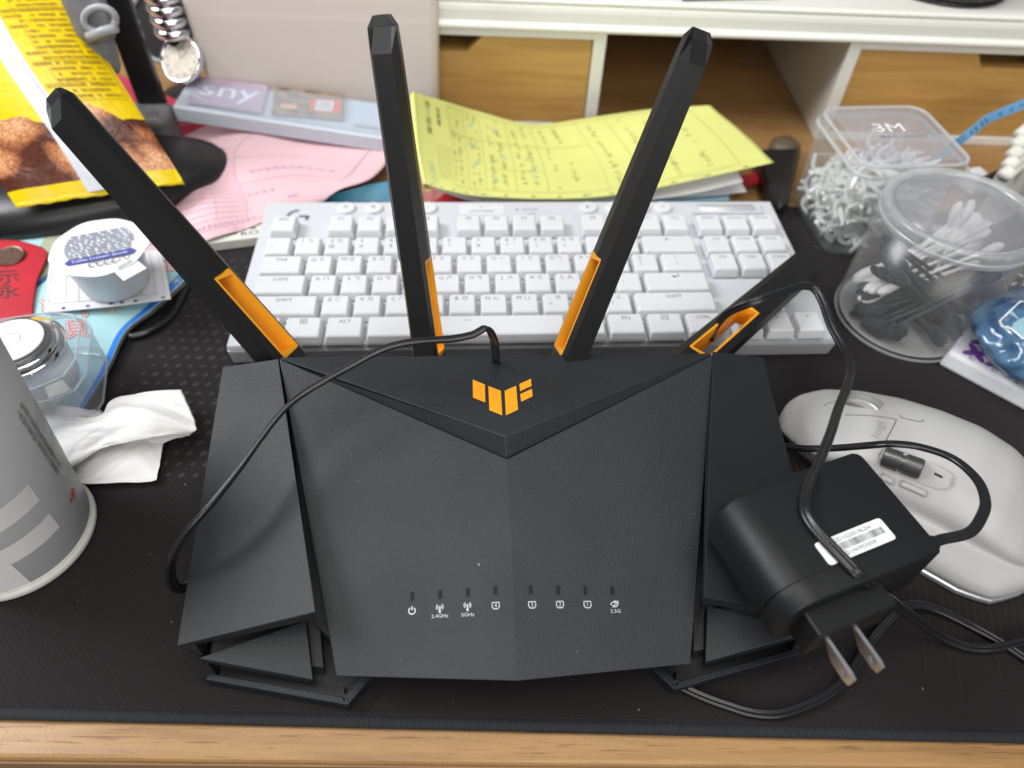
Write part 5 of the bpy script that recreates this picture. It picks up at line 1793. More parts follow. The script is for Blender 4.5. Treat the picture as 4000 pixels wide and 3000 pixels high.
# ---------------------------------------------------------------- card album, frosted caddy and odds at the back left
def _album():
    tl, tr = P(738, 312, 44), P(1645, 425, 30)
    fl, fr = P(672, 412, 40), P(1662, 562, 24)
    dz = np.array([0, 0, 12.5])
    t = thing('card_album', 'clear acrylic card sleeve album with two cards on the pink form', 'card album', (fl+fr)/2-dz)
    top = np.array([fl, fr, tr, tl])
    mk('body', loft([top-dz, top-dz*0.08]), M['album_body'], t, bevel=0.8)
    for k in range(3):
        mk('page_edge', loft([[fl-dz*(0.25+0.22*k)+np.array([0, -0.3, 0]), fr-dz*(0.25+0.22*k)+np.array([0, -0.3, 0]), fr-dz*(0.31+0.22*k)+np.array([0, -0.5, 0]), fl-dz*(0.31+0.22*k)+np.array([0, -0.5, 0])],
                               [fl-dz*(0.25+0.22*k)+np.array([0, 2, 0]), fr-dz*(0.25+0.22*k)+np.array([0, 2, 0]), fr-dz*(0.31+0.22*k)+np.array([0, 2, 0]), fl-dz*(0.31+0.22*k)+np.array([0, 2, 0])]]), M['album_clear'], t)
    pl = plane3(fl, fr, tl)
    def card(px, m, h=2.2, name='card'):
        q = np.array([on_plane(x, y, pl) for x, y in px])
        return mk(name, loft([q+pl[1]*0.1, q+pl[1]*h]), m, t, bevel=0.3), q
    c1, q1 = card([(735, 405), (1022, 445), (1050, 342), (768, 306)], M['mauve_card'])
    c2, q2 = card([(1060, 450), (1342, 474), (1345, 378), (1075, 346)], M['tan_card'])
    c3, q3 = card([(1380, 490), (1655, 530), (1650, 440), (1370, 400)], M['album_body'])
    def fr_of(q):
        x = nrm(q[1]-q[0])
        y = nrm(np.cross(pl[1], x))
        return (q[0]+q[1]+q[2]+q[3])/4, x, y
    o, x, y = fr_of(q1)
    ink('card_print', txt('sny', 0, 2, 25, 0.02, sx=1.35), planar(o+pl[1]*2.2, x, y, 0.06), M['ink_white'], c1)
    o, x, y = fr_of(q2)
    ink('red_panel', rect2(2, -9, 25, 6), planar(o+pl[1]*2.2, x, y, 0.06), M['coral'], c2)
    ink('white_panel', join2(rect2(6, -8, 19, 4.5)), planar(o+pl[1]*2.2, x, y, 0.10), M['ink_white'], c2)
    ink('bar_print', join2(*[rect2(7+1.6*k, -6.5, 7.7+1.6*k, 3.2) for k in range(7)]), planar(o+pl[1]*2.2, x, y, 0.14), M['tan_card'], c2)
    ink('orange_print', join2(rect2(-20, -9, -8, -4)), planar(o+pl[1]*2.2, x, y, 0.08), M['ink_orange'], c2)
    sl = np.array([on_plane(xx, yy, pl) for xx, yy in ((690, 408), (1655, 556), (1640, 432), (745, 320))])
    mk('sleeve', loft([sl+pl[1]*2.4, sl+pl[1]*2.8]), M['album_clear'], t)
    # hidden red box that props the album's left end, its crimson side showing
    a = [P(440, 330, 26), P(662, 455, 26), P(640, 490, 26), P(440, 480, 26)]
    a = [P(455, 285, 27), P(700, 395, 27), P(850, 470, 20), P(560, 505, 22), P(420, 400, 26)]
    tag(mk('crimson_packet', slab(np.array(a), down=(0, 0, -20)), M['crimson'], None, bevel=1.0), 'crimson packet under the card album beside the yellow snack bag', 'packet')
_album()
def _frosted():
    # tall frosted document holder in front of the shelf
    yb = 556.0
    def q(px, py):
        return PY(px, py, yb)
    bl, br, tl, tr = q(742, 345), q(1655, 400), q(690, -260), q(1745, -60)
    bl = np.array([bl[0], yb, 0.0])
    br = np.array([br[0], yb, 0.0])
    x0, x1 = tl[0]*0.5+q(720, 150)[0]*0.5, q(1700, 150)[0]
    t = thing('frosted_holder', 'tall frosted translucent plastic file holder standing before the shelf', 'holder', ((x0+x1)/2, yb+4, -2.5))
    pts = [(x0+4, yb), (x1-6, yb), (x1-2.5, yb+1.5), (x1-1, yb+5), (x1-1, yb+12), (x1-2.6, yb+12), (x1-2.6, yb+5.5), (x1-4, yb+2.6), (x1-7, yb+1.6), (x0+5, yb+1.6), (x0+2, yb+3), (x0+1.6, yb+12), (x0, yb+12), (x0, yb+4), (x0+1.2, yb+1.2)]
    lean = []
    for z in (-2.5, 40, 90, 150):
        k = (z+2.5)/150
        lean.append([((x-(x0+x1)/2)*(1+0.06*k)+(x0+x1)/2, y+2*k, z) for x, y in pts])
    mk('wall', loft(lean), M['frosted'], t, smooth=False)
_frosted()
def _back_left():
    # round black device facing the desk, grey rim, on a foot
    c = PY(640, 100, 600)
    ax = nrm([-0.12, -0.85, 0.5])
    t = thing('round_fan', 'round black device with a grey rim standing behind the card album', 'device', (c[0], c[1]+10, -2.9))
    mk('drum', lathe([(0, 0), (27, 0), (28, -3), (28, -26), (24, -30), (0, -30)], c, 48, axis=ax), M['black_smooth'], t, smooth=False)
    mk('rim', lathe([(25.5, 0.5), (26.5, 2.2), (28.6, 2.2), (29.6, 0), (29.2, -4), (27, -5)], c, 48, axis=ax), M['grey_ring'], t, smooth=True)
    mk('foot', lathe([(0, 0), (26, 0), (26, 4), (9, 8), (7, c[2]-10), (0, c[2]-8)], (c[0], c[1]+14, -2.9), 32), M['black_smooth'], t, smooth=True)
    # chrome stack
    s = PY(668, 66, 566)
    ch = thing('chrome_stack', 'stack of polished chrome rings in front of the round black device', 'rings', (s[0], s[1], s[2]-30))
    for k in range(4):
        mk('ring', lathe([(0, -3.6), (12.5, -3.6), (14.5, -2.6), (15.2, 0), (14.5, 2.6), (12.5, 3.6), (0, 3.6)], s+np.array([0, 0, -9+8.4*k]), 32), M['chrome'], ch, smooth=True)
    mk('stem', lathe([(0, -s[2]-2.9), (8, -s[2]-2.9), (8, -14), (0, -14)], s, 20), M['black_smooth'], ch, smooth=True)
    d = PY(706, 232, 552)
    di = thing('dial', 'round ivory dial with a metal rim leaning by the frosted holder', 'dial', d-np.array([0, 0, 16]))
    ax = nrm([-0.25, -0.75, 0.62])
    mk('face', lathe([(0, 0.6), (15.5, 0.6), (15.5, -3), (0, -3)], d, 40, axis=ax), M['dial'], di)
    mk('rim', lathe([(15.2, 1.0), (16.0, 1.8), (17.4, 1.4), (17.8, -1), (17.2, -4), (14, -4.2)], d, 40, axis=ax), M['chrome'], di, smooth=True)
    x = nrm(np.cross((0, 0, 1), ax))
    y = np.cross(ax, x)
    ink('dial_print', join2(*[place2(rect2(-0.4, 11, 0.4, 13), 0, 0, 1, 1, k*math.pi/6) for k in range(12)], stroke([(0, 0), (5, 6)], 0.7), stroke([(0, 0), (-3, 7)], 0.5), txt('12', 0, 8.6, 4)), planar(d+ax*0.6, x, y, 0.05), M['ink'], di)
    dp = mk('dial_post', lathe([(0, 0), (9, 0), (7, 5), (5, d[2]-6), (0, d[2]-4)], (d[0], d[1]+9, -2.9), 20), M['black_smooth'], None, smooth=True)
    tag(dp, 'dark post under the ivory dial behind the card album', 'post')
    # upright black panel and grey pouch with a clip
    p0, p1 = PY(425, 60, 520), PY(560, 60, 520)
    pn = mk('black_board', obox(((p0[0]+p1[0])/2-7, 528, 62), 20, 8, 130, (1, 0.1, 0)), M['black_smooth'], None, bevel=1.5)
    tag(pn, 'upright black board behind the grey pouch, upper left', 'board')
    g = PY(400, 130, 500)
    t = thing('grey_pouch', 'grey soft pouch with a plastic loop beside the yellow snack bag', 'pouch', (g[0], g[1], 0))
    def tube(p, q, r0, r1, name, m, fl=0.5):
        path = [p+(q-p)*k/8 for k in range(9)]
        rr = np.interp(np.linspace(0, 1, 9), [0, 0.15, 0.85, 1], [r0*0.7, r0, r1, r1*0.8])
        rings = []
        d = nrm(q-p)
        s = nrm(np.cross(d, (0, 1, 0.3)))
        b = np.cross(s, d)
        for pt, r in zip(path, rr):
            rings.append([pt+s*r*math.cos(a)+b*r*fl*math.sin(a) for a in np.linspace(0, 6.283, 16, endpoint=False)])
        return mk(name, loft(rings), m, t, smooth=True)
    tube(PY(425, 290, 492), PY(350, 90, 500), 11, 13, 'sleeve', M['grey_fabric'])
    tube(PY(395, 160, 488), PY(290, -80, 498), 15, 15, 'sleeve', M['grey_fabric'], 0.4)
    ring = [PY(390+62*math.cos(a), 75+48*math.sin(a), 484) for a in np.linspace(0, 2*math.pi, 26)]
    mk('loop', sweep(np.array(ring), circ(2.2, 10)), M['grey_ring'], t, smooth=True)
    mk('bar', sweep(np.array([PY(345, 145, 482), PY(400, 122, 482), PY(455, 108, 482)]), circ(3.0, 10)), M['grey_ring'], t, smooth=True)
    mk('tag', obox(PY(380, 88, 488), 15, 0.8, 12, (1, 0, -0.3), (0, 1, 0)), mat('tan_tag', (0.26, 0.18, 0.11), 0.6), t)
    mk('pouch_base', obox((g[0]-4, g[1]+16, 18), 46, 30, 42), M['grey_fabric'], t, bevel=6, seg=4)
_back_left()

# ---------------------------------------------------------------- yellow snack bag on a black case
def _snack():
    c = P(395, 700, 30)
    cs = P(430, 690, 14)
    t = thing('black_case', 'matte black rounded case lying under the yellow snack bag', 'case', (cs[0], cs[1], 0))
    ang = R(24)
    ex, ey = np.array([math.cos(ang), math.sin(ang), 0]), np.array([-math.sin(ang), math.cos(ang), 0])
    cen = P(345, 712, 16)
    cen = np.array([cen[0], cen[1], 0])
    prof = [(0.90, 0.3), (0.98, 4), (1.0, 10), (0.985, 16), (0.93, 22), (0.80, 27), (0.5, 30.5), (0.0, 31.5)]
    rings = []
    for k, h in prof:
        rings.append([cen+ex*100*k*math.cos(a)+ey*48*k*math.sin(a)+np.array([0, 0, h]) for a in np.linspace(0, 6.283, 64, endpoint=False)])
    mk('shell', loft(rings), M['black_smooth'], t, smooth=True)
    # the bag: pillow sheet, u across the bag (left to right), v from bottom seal to top
    b_l, b_r = P(58, 800, 33), P(712, 703, 31)
    t_r, t_l = P(262, -20, 118), P(-420, 60, 118)
    def S(u, v):
        base = (b_l*(1-u)+b_r*u)*(1-v)+(t_l*(1-u)+t_r*u)*v
        n = nrm(np.cross(b_r-b_l, t_l-b_l))
        if n[2] < 0:
            n = -n
        puff = 13*math.sin(math.pi*min(max(u, 0), 1))**0.7*math.sin(math.pi*min(v*0.9+0.03, 1))**0.6
        wr = 1.3*math.sin(11*u+9*v)*math.exp(-((v-0.12)/0.12)**2)+0.8*math.sin(23*u)*math.exp(-(v/0.07)**2)
        return base+n*(puff+wr)
    def Sb(u, v):
        base = (b_l*(1-u)+b_r*u)*(1-v)+(t_l*(1-u)+t_r*u)*v
        n = nrm(np.cross(b_r-b_l, t_l-b_l))
        n = n if n[2] > 0 else -n
        return base-n*(9*math.sin(math.pi*u)**0.7*math.sin(math.pi*min(v*0.9+0.03, 1))**0.6+0.3)
    # printed film: yellow field above, photo of fried chicken pieces below, yellow seal at the bottom
    m = mat('printed_snack_film', (0.80, 0.56, 0.0), 0.26)
    nt, b = nodes_of(m)
    N = nt.nodes.new
    uvn = N('ShaderNodeUVMap')
    sep = N('ShaderNodeSeparateXYZ')
    nt.links.new(uvn.outputs[0], sep.inputs[0])
    wob = N('ShaderNodeTexNoise')
    wob.inputs['Scale'].default_value = 5.0
    nt.links.new(uvn.outputs[0], wob.inputs['Vector'])
    mp = N('ShaderNodeMapping')
    mp.inputs['Scale'].default_value = (1.0, 1.5, 1)
    nt.links.new(uvn.outputs[0], mp.inputs[0])
    vor = N('ShaderNodeTexVoronoi')
    vor.inputs['Scale'].default_value = 3.9
    dn = N('ShaderNodeTexNoise')
    dn.inputs['Scale'].default_value = 9
    dn.inputs['Detail'].default_value = 3
    nt.links.new(uvn.outputs[0], dn.inputs['Vector'])
    dm = N('ShaderNodeMixRGB')
    dm.inputs[0].default_value = 0.13
    nt.links.new(mp.outputs[0], dm.inputs[1])
    nt.links.new(dn.outputs['Color'], dm.inputs[2])
    nt.links.new(dm.outputs[0], vor.inputs['Vector'])
    cr_ = N('ShaderNodeTexNoise')
    cr_.inputs['Scale'].default_value = 11
    cr_.inputs['Detail'].default_value = 3
    cr_.inputs['Distortion'].default_value = 1.5
    nt.links.new(uvn.outputs[0], cr_.inputs['Vector'])
    cb_ = N('ShaderNodeBump')
    cb_.inputs['Strength'].default_value = 0.2
    cb_.inputs['Distance'].default_value = 0.003
    nt.links.new(cr_.outputs['Fac'], cb_.inputs['Height'])
    nt.links.new(cb_.outputs[0], b.inputs['Normal'])
    fine = N('ShaderNodeTexVoronoi')
    fine.inputs['Scale'].default_value = 58
    fine.feature = 'DISTANCE_TO_EDGE'
    fn = N('ShaderNodeTexNoise')
    fn.inputs['Scale'].default_value = 30
    nt.links.new(uvn.outputs[0], fn.inputs['Vector'])
    mxv = N('ShaderNodeMixRGB')
    mxv.inputs[0].default_value = 0.06
    nt.links.new(uvn.outputs[0], mxv.inputs[1])
    nt.links.new(fn.outputs['Color'], mxv.inputs[2])
    nt.links.new(mxv.outputs[0], fine.inputs['Vector'])
    rc = N('ShaderNodeValToRGB')
    e = rc.color_ramp.elements
    e[0].position, e[0].color = 0.0, (0.86, 0.54, 0.32, 1)
    e[1].position, e[1].color = 0.62, (0.11, 0.03, 0.013, 1)
    e2 = rc.color_ramp.elements.new(0.30)
    e2.color = (0.76, 0.42, 0.22, 1)
    e3 = rc.color_ramp.elements.new(0.48)
    e3.color = (0.46, 0.19, 0.085, 1)
    nt.links.new(vor.outputs['Distance'], rc.inputs[0])
    rf = N('ShaderNodeValToRGB')
    rf.color_ramp.elements[0].position, rf.color_ramp.elements[0].color = 0.0, (0.50, 0.33, 0.24, 1)
    rf.color_ramp.elements[1].position, rf.color_ramp.elements[1].color = 0.22, (1.15, 1.1, 1.0, 1)
    nt.links.new(fine.outputs['Distance'], rf.inputs[0])
    mul = N('ShaderNodeMixRGB')
    mul.blend_type = 'MULTIPLY'
    mul.inputs[0].default_value = 1
    nt.links.new(rc.outputs[0], mul.inputs[1])
    nt.links.new(rf.outputs[0], mul.inputs[2])
    # mask: photo between v 0.055 and about 0.33 with a scalloped top made by the pieces
    ad = N('ShaderNodeMath')
    ad.operation = 'MULTIPLY_ADD'
    ad.inputs[1].default_value = -0.16
    nt.links.new(vor.outputs['Distance'], ad.inputs[0])
    ad.inputs[2].default_value = 0.445
    lt = N('ShaderNodeMath')
    lt.operation = 'LESS_THAN'
    nt.links.new(sep.outputs['Y'], lt.inputs[0])
    nt.links.new(ad.outputs[0], lt.inputs[1])
    gt = N('ShaderNodeMath')
    gt.operation = 'GREATER_THAN'
    nt.links.new(sep.outputs['Y'], gt.inputs[0])
    gt.inputs[1].default_value = 0.062
    an = N('ShaderNodeMath')
    an.operation = 'MULTIPLY'
    nt.links.new(lt.outputs[0], an.inputs[0])
    nt.links.new(gt.outputs[0], an.inputs[1])
    mix = N('ShaderNodeMixRGB')
    mix.inputs[1].default_value = (0.80, 0.56, 0.0, 1)
    nt.links.new(an.outputs[0], mix.inputs[0])
    nt.links.new(mul.outputs[0], mix.inputs[2])
    nt.links.new(mix.outputs[0], b.inputs['Base Color'])
    t = thing('snack_bag', 'yellow snack bag printed with fried chicken pieces, propped on the black case', 'snack bag', (b_l+b_r)/2)
    S = sampled(S, 60, 60)
    G, uv = grid(S, 60, 60)
    front = mk('front_film', G, m, t, smooth=True, uv=uv)
    G, uv = grid(Sb, 30, 30)
    mk('rear_film', G, m, t, smooth=True, uv=uv)
    # white fin seam standing along the middle
    def seam(u, v):
        uu = 0.495+(u-0.5)*0.125+0.01*math.sin(7*v)
        k = math.sin(math.pi*u)
        return off(S, uu, 0.005+0.985*v, 0.35+1.6*k*(0.6+0.4*math.sin(5*v+1))+0.5*math.sin(u*19)*0.5)
    G, uv = grid(seam, 16, 40)
    mk('fin_seam', G, M['bag_white'], t, smooth=True)
    # ingredient table printed right of the seam
    lu, lv = 104.0, 160.0
    r = random.Random(12)
    tx, ln = [], []
    chars = '品名成分雞肉調味粉糖鹽胡椒香料淨重保存期限有效日期營養標示熱量蛋白質脂肪公克'
    y = 0.455
    while y < 0.99:
        for k in range(13):
            if r.random() < 0.82:
                tx.append((r.choice(chars), 0.665+0.0235*k, y, 3.1, 0))
        if r.random() < 0.3:
            ln.append((0.575, y+0.0145, 0.975, y+0.0145, 0.25))
        if r.random() < 0.35:
            for k in range(3):
                tx.append((r.choice(chars), 0.585+0.024*k, y, 3.1, 0))
        y += 0.029
    ln += [(0.648, 0.44, 0.648, 0.99, 0.25), (0.975, 0.44, 0.975, 0.99, 0.25), (0.575, 0.435, 0.975, 0.435, 0.3)]
    mk('ingredient_print', form_print(S, lu, lv, ln, tx, 0.2), M['ink_brown'], front)
    # jagged bottom seal
    def seal(u, v):
        a = S(u, 0.0)
        b_ = S(u, 0.062)
        d = a-b_
        return a-d*(1-v)*0.0+d*(0.28*v)+np.array([0, 0, -0.6*v+0.35*math.sin(60*u)*v])
    G, uv = grid(seal, 60, 4, 0.3)
    mk('bottom_seal', G, mat('yellow_seal_film', (0.80, 0.58, 0.0), 0.25), t, smooth=True)
    # white cloud print at the left
    cl = join2((np.array([(0, 0.47), (0.14, 0.50), (0.10, 0.56), (0.04, 0.60), (0.0, 0.64)])*np.array([lu, lv]), [(0, 1, 2, 3, 4)]))
    mk('cloud_print', ([off(S, max(x/lu, 0.001), y/lv, 0.25) for x, y in cl[0]], cl[1]), M['ink_white'], front)
_snack()

# ---------------------------------------------------------------- left foreground: red envelope, blue bag, creamer, jar, tissue, cup
def _left_front():
    # pale tray edge
    a = [P(-60, 880, 6), P(275, 868, 6), P(280, 850, 6), P(-60, 850, 6)]
    tag(mk('pale_tray', slab(np.array(a), 8.5), M['grey_ring'], None, bevel=1.0), 'pale grey tray edge below the black case at the left', 'tray')
    # light blue snack bag lying flat with blue border
    rows = [[(-260, 1760, 4), (-60, 1720, 6), (150, 1660, 5), (310, 1615, 4)],
            [(-250, 1560, 8), (-40, 1530, 10), (210, 1480, 9), (415, 1450, 5)],
            [(-200, 1370, 9), (20, 1340, 11), (270, 1310, 11), (490, 1295, 6)],
            [(-150, 1190, 9), (80, 1170, 11), (340, 1180, 12), (600, 1205, 7)],
            [(-60, 1020, 8), (160, 1010, 10), (440, 1020, 11), (742, 1072, 7)],
            [(0, 930, 7), (200, 920, 8), (460, 930, 9), (775, 1000, 6)]]
    S = sheet_px(rows)
    t = thing('blue_snack_bag', 'flat light blue snack bag with a blue border under the creamer cup', 'snack bag', P(300, 1300, 0))
    G, uv = grid(S, 40, 50, 0.3)
    body = mk('film', G, M['lightblue'], t, smooth=True)
    G, uv = grid(lambda u, v: off(S, 0.935+0.052*u, v, 0.12), 6, 50)
    mk('blue_border', G, M['blue_band'], body, smooth=True)
    G, uv = grid(lambda u, v: S(1, v)+(S(1, v)-S(0.98, v))*1.15*u+np.array([0, 0, -1.5*u]), 5, 50, 0.25)
    mk('crimped_edge', G, M['dark_edge'], body, smooth=True)
    G, uv = grid(lambda u, v: off(S, 0.30+0.20*u, 0.70+0.30*v, 0.1), 8, 14)
    mk('green_print', G, M['sage'], body, smooth=True)
    lu, lv = 130.0, 190.0
    def at(px, py, d):
        best = None
        return None
    bv = bvh_of(body)
    def bm_(x, y, d=0.25):
        p = on_mesh(bv, x, y, d)
        return p if p is not None else P(x, y, 9)
    def pxink(name, VF, cx, cy, ux, uy, m, d=0.25):
        V, F = VF
        return mk(name, ([bm_(cx+ux[0]*a+uy[0]*b, cy+ux[1]*a+uy[1]*b, d) for a, b in V], F), m, body)
    for s, x, y, sz in (('冷', 195, 1195, 62), ('干', 330, 1205, 100), ('貝', 300, 1290, 90), ('味', 668, 1040, 62)):
        V, F = glyphs(s)
        for k, (m, gr, d) in enumerate(((M['ink_darkred'], 9.0, 0.10), (M['ink_white'], 5.0, 0.25), (M['ink_red'], 0.0, 0.6))):
            q = []
            for j in range(8 if gr else 1):
                q.append((np.asarray(V)+np.array([gr*math.cos(j*0.785), gr*math.sin(j*0.785)])/sz, F))
            for j, qq in enumerate(q):
                pxink('letter_print', qq, x, y, (sz, -8), (-14, -sz*0.75), m, d+0.012*j)
    r = random.Random(2)
    bl = join2(*[place2((np.array(arc(0, 0, 1, 0, 320, 9)), [tuple(range(9))]), r.gauss(0, 16), r.gauss(0, 8), r.uniform(2, 7), 1.3) for k in range(14)])
    pxink('doodle_print', bl, 430, 1212, (1, -0.2), (0.2, -1), M['ink_orange'])
    pxink('yellow_letter_print', txt('米', 0, 0, 1), 690, 1100, (34, -14), (10, -26), M['ink_yellow'], 0.35)
    pxink('navy_print', join2(rect2(-26, -14, 26, 14)), 165, 1098, (0.75, -0.6), (0.3, -1.0), M['ink_navy'], 0.2)
    # black lead coiled under its right edge
    pth = [P(*q) for q in ((505, 1318, 2), (590, 1292, 2), (670, 1230, 2), (715, 1150, 2.2), (745, 1090, 3), (780, 1030, 3))]
    tag(mk('black_lead', sweep(catmull(pth, 2), circ(2.6, 10)), M['black_gloss'], None, smooth=True), 'round black lead curving from under the blue snack bag', 'cable')
    # red envelope with a coin and brush writing
    rows = [[(-120, 1280, 13), (0, 1268, 13), (60, 1262, 13), (125, 1255, 13)], [(-120, 1160, 14), (0, 1130, 14.5), (70, 1120, 14.5), (140, 1110, 14)], [(-110, 1030, 14.5), (0, 1020, 15), (100, 1010, 15), (184, 1000, 14)], [(-100, 930, 15), (0, 935, 15), (75, 940, 15), (165, 965, 14)]]
    S2 = sheet_px(rows)
    t = thing('red_envelope', 'glossy red envelope with black brush writing at the left edge', 'envelope', P(20, 1150, 8))
    G, uv = grid(S2, 20, 20, 0.5)
    e = mk('paper', G, M['red'], t, smooth=True)
    bv2 = bvh_of(e)
    def em(x, y, d=0.2):
        p = on_mesh(bv2, x, y, d)
        return p if p is not None else P(x, y, 14)
    for s, x, y in (('示', 32, 1085), ('永', 30, 1142)):
        V, F = glyphs(s)
        mk('brush_writing', ([em(x+95*a-8*b, y-6*a-58*b) for a, b in V], F), M['ink'], e)
    c = em(42, 1006, 0.3)
    o = mk('coin', lathe([(0, 0), (8.2, 0), (8.8, 0.4), (8.8, 1.4), (8.2, 1.9), (7.4, 1.6), (0, 1.6)], c, 40, axis=(0.05, -0.1, 1)), M['coin'], None, smooth=False)
    tag(o, 'brown bronze coin lying on the red envelope', 'coin')
    # table slip under the creamer
    rows = [[(172, 1222, 15.2), (330, 1208, 15.4), (500, 1190, 15.4), (668, 1168, 14.5)], [(185, 1100, 15.6), (330, 1090, 15.8), (500, 1075, 15.8), (650, 1065, 15)], [(196, 1005, 15.6), (330, 995, 15.8), (490, 985, 15.8), (628, 975, 15)]]
    S3 = sheet_px(rows)
    t = thing('table_slip', 'white ruled table slip lying under the creamer cup', 'paper', P(420, 1100, 9))
    G, uv = grid(S3, 30, 20, 0.2)
    sl = mk('sheet', G, M['white_paper'], t, smooth=True)
    lu, lv = 74.0, 50.0
    ln = [(0.10+0.095*k, 0.16, 0.10+0.095*k, 0.95, 0.25) for k in range(9)] + [(0.10, 0.16, 0.88, 0.16, 0.3), (0.10, 0.55, 0.88, 0.55, 0.2), (0.94, 0.16, 0.94, 0.95, 0.25)]
    tx = [(r.choice('日期工時合計姓名'), 0.05, 0.2+0.07*k, 2.6, 0) for k in range(10)]
    mk('table_print', form_print(S3, lu, lv, ln, tx, 0.15), mat('tan_print', (0.40, 0.30, 0.26), 0.7), sl)
    for u in (0.18, 0.36, 0.54, 0.62, 0.72, 0.92):
        hol = place2((np.array(arc(0, 0, 1.3, 0, 330, 12)), [tuple(range(12))]), u*lu, 0.07*lv)
        mk('punched_hole', ([off(S3, x/lu, y/lv, 0.15) for x, y in hol[0]], hol[1]), M['ink_navy'], sl)
    # creamer cup
    b0 = P(392, 1105, 16.2)
    cc = np.array([b0[0], b0[1], 16.2])
    lid_c = P(390, 966, 44)
    cc[:2] = lid_c[:2]
    t = thing('creamer_cup', 'small milky creamer cup with printed white foil lid on the slip', 'creamer cup', cc)
    H = 28.0
    mk('cup', lathe([(0, 0), (17.5, 0), (19.0, 1.4), (23.0, H-2.5), (23.2, H-0.4), (0, H-0.4)], cc, 48), M['cup_plastic'], t, smooth=True)
    lidr = []
    for z in (H-0.3, H+0.25):
        lidr.append([cc+np.array([(27.6+0.35*math.sin(9*a))*math.cos(a), (27.6+0.35*math.sin(9*a))*math.sin(a), z+0.7*math.sin(3*a+1)*0.6]) for a in np.linspace(0, 6.283, 72, endpoint=False)])
    lid = mk('foil_lid', loft(lidr), M['foil_lid'], t, smooth=False)
    ta = R(-38)
    d = np.array([math.cos(ta), math.sin(ta), 0])
    s = np.array([-d[1], d[0], 0])
    mk('pull_tab', loft([[cc+d*22-s*7+np.array([0, 0, H-0.1]), cc+d*35-s*7.5+np.array([0, 0, H-2.2]), cc+d*35+s*7.5+np.array([0, 0, H-2.2]), cc+d*22+s*7+np.array([0, 0, H-0.1])],
                         [cc+d*22-s*7+np.array([0, 0, H+0.4]), cc+d*35-s*7.5+np.array([0, 0, H-1.8]), cc+d*35+s*7.5+np.array([0, 0, H-1.8]), cc+d*22+s*7+np.array([0, 0, H+0.4])]]), M['foil_lid'], lid)
    tr = R(22)
    px_, py_ = np.array([math.cos(tr), math.sin(tr), 0]), np.array([-math.sin(tr), math.cos(tr), 0])
    mp_ = planar(cc+np.array([0, 0, H+0.85]), px_, py_, 0.05)
    rows_ = []
    for j in range(9):
        w = 2*math.sqrt(max(0, 24**2-(14-j*3.1)**2))*0.80
        if j in (5, 6):
            pass
        x = -w/2
        while x < w/2 and 13-j*2.6 > -9:
            l = r.uniform(2, 6)
            rows_.append(rect2(x, 13.2-j*2.6, min(x+l, w/2), 14.8-j*2.6))
            x += l+r.uniform(0.5, 1.2)
    ink('lid_print', join2(*rows_), mp_, mat('grey_blue_print', (0.30, 0.33, 0.40), 0.6), lid)
    ink('lid_banner', join2((np.array([(-17, -13.5), (18, -13.5), (20, -11), (18, -8.6), (-17, -8.6), (-19, -11)]), [(0, 1, 2, 3, 4, 5)])), mp_, M['ink_blue'], lid)
    ink('banner_text', txt('Coffee Creamer Special', 0, -11, 3.1), planar(cc+np.array([0, 0, H+0.9]), px_, py_, 0.06), M['ink_white'], lid)
    ink('lid_logo', join2(*[stroke(arc(-4+4.2*k, -16.6, 2.2, 40+25*k, 300+25*k, 12), 0.7) for k in range(4)], stroke([(12, -14.5), (15, -18.5), (16, -14.2)], 0.7)), mp_, M['mouse_line'], lid)
    ink('tab_code', join2(*[rect2(k*1.3, 0, k*1.3+0.9, 2.6) for k in range(7)]), planar(cc+d*27-s*4+np.array([0, 0, H-0.2]), s, -d*0.98+np.array([0, 0, 0.17]), 0.25), M['grey_ring'], lid)
    # clear faceted jar with a white cap disc
    jc = P(70, 1375, 44)
    jc = np.array([jc[0], jc[1], 10.5])
    t = thing('acrylic_jar', 'clear faceted acrylic jar with white disc cap at the left edge', 'jar', jc)
    def oct_(w, r_, z):
        return [jc+np.array([x, y, z]) for x, y in rrect(0, 0, w, w, r_, 2, R(16))]
    mk('body', loft([oct_(58, 14, 0.2), oct_(62, 15, 2.5), oct_(62, 15, 26), oct_(56, 16, 33), oct_(40, 16, 34.5)]), M['glass'], t, bevel=1.0)
    for w_, r_, z_ in ((61, 15, 2.5), (62.2, 15, 26), (56.2, 16, 33)):  # pale tubes along the edges stand in for edge highlights
        e_ = oct_(w_, r_, z_)
        mk('edge_highlight', sweep(np.array(e_+e_[:2]), circ(0.7, 6)), M['tub_rim'], t, smooth=True)
    mk('inner_cup', lathe([(0, 8), (19, 8), (21, 12), (22, 30), (0, 31)], jc, 40), M['tub_floor'], t, smooth=True)
    for k in range(4):
        mk('screw_ring', lathe([(21.5-1.4*k, 34.6+1.3*k), (23.5-1.4*k, 35.0+1.3*k), (23.8-1.4*k, 36.0+1.3*k), (21.0-1.4*k, 36.4+1.3*k)], jc, 48), M['chrome'] if k % 2 == 0 else M['glass'], t, smooth=True)
    cap = mk('cap', lathe([(0, 33), (18.2, 33), (18.6, 38), (17.6, 40.4), (16.4, 40.9), (0, 40.9)], jc, 48), mat('dark_cap_rim', (0.10, 0.10, 0.10), 0.3), t, smooth=False)
    mk('cap_disc', lathe([(0, 41.0), (15.6, 41.0), (15.6, 41.9), (15.0, 42.2), (0, 42.2)], jc, 48), M['sticker'], cap)
    mk('disc_groove', lathe([(4.6, 42.2), (4.8, 42.32), (5.1, 42.2)], jc, 32), M['grey_ring'], cap)
    # label under the jar: little red and yellow badge on the blue bag
    pxink('badge_print', rect2(-40, -14, 40, 14), 105, 1562, (1, 0.1), (0.1, -1), M['red'])
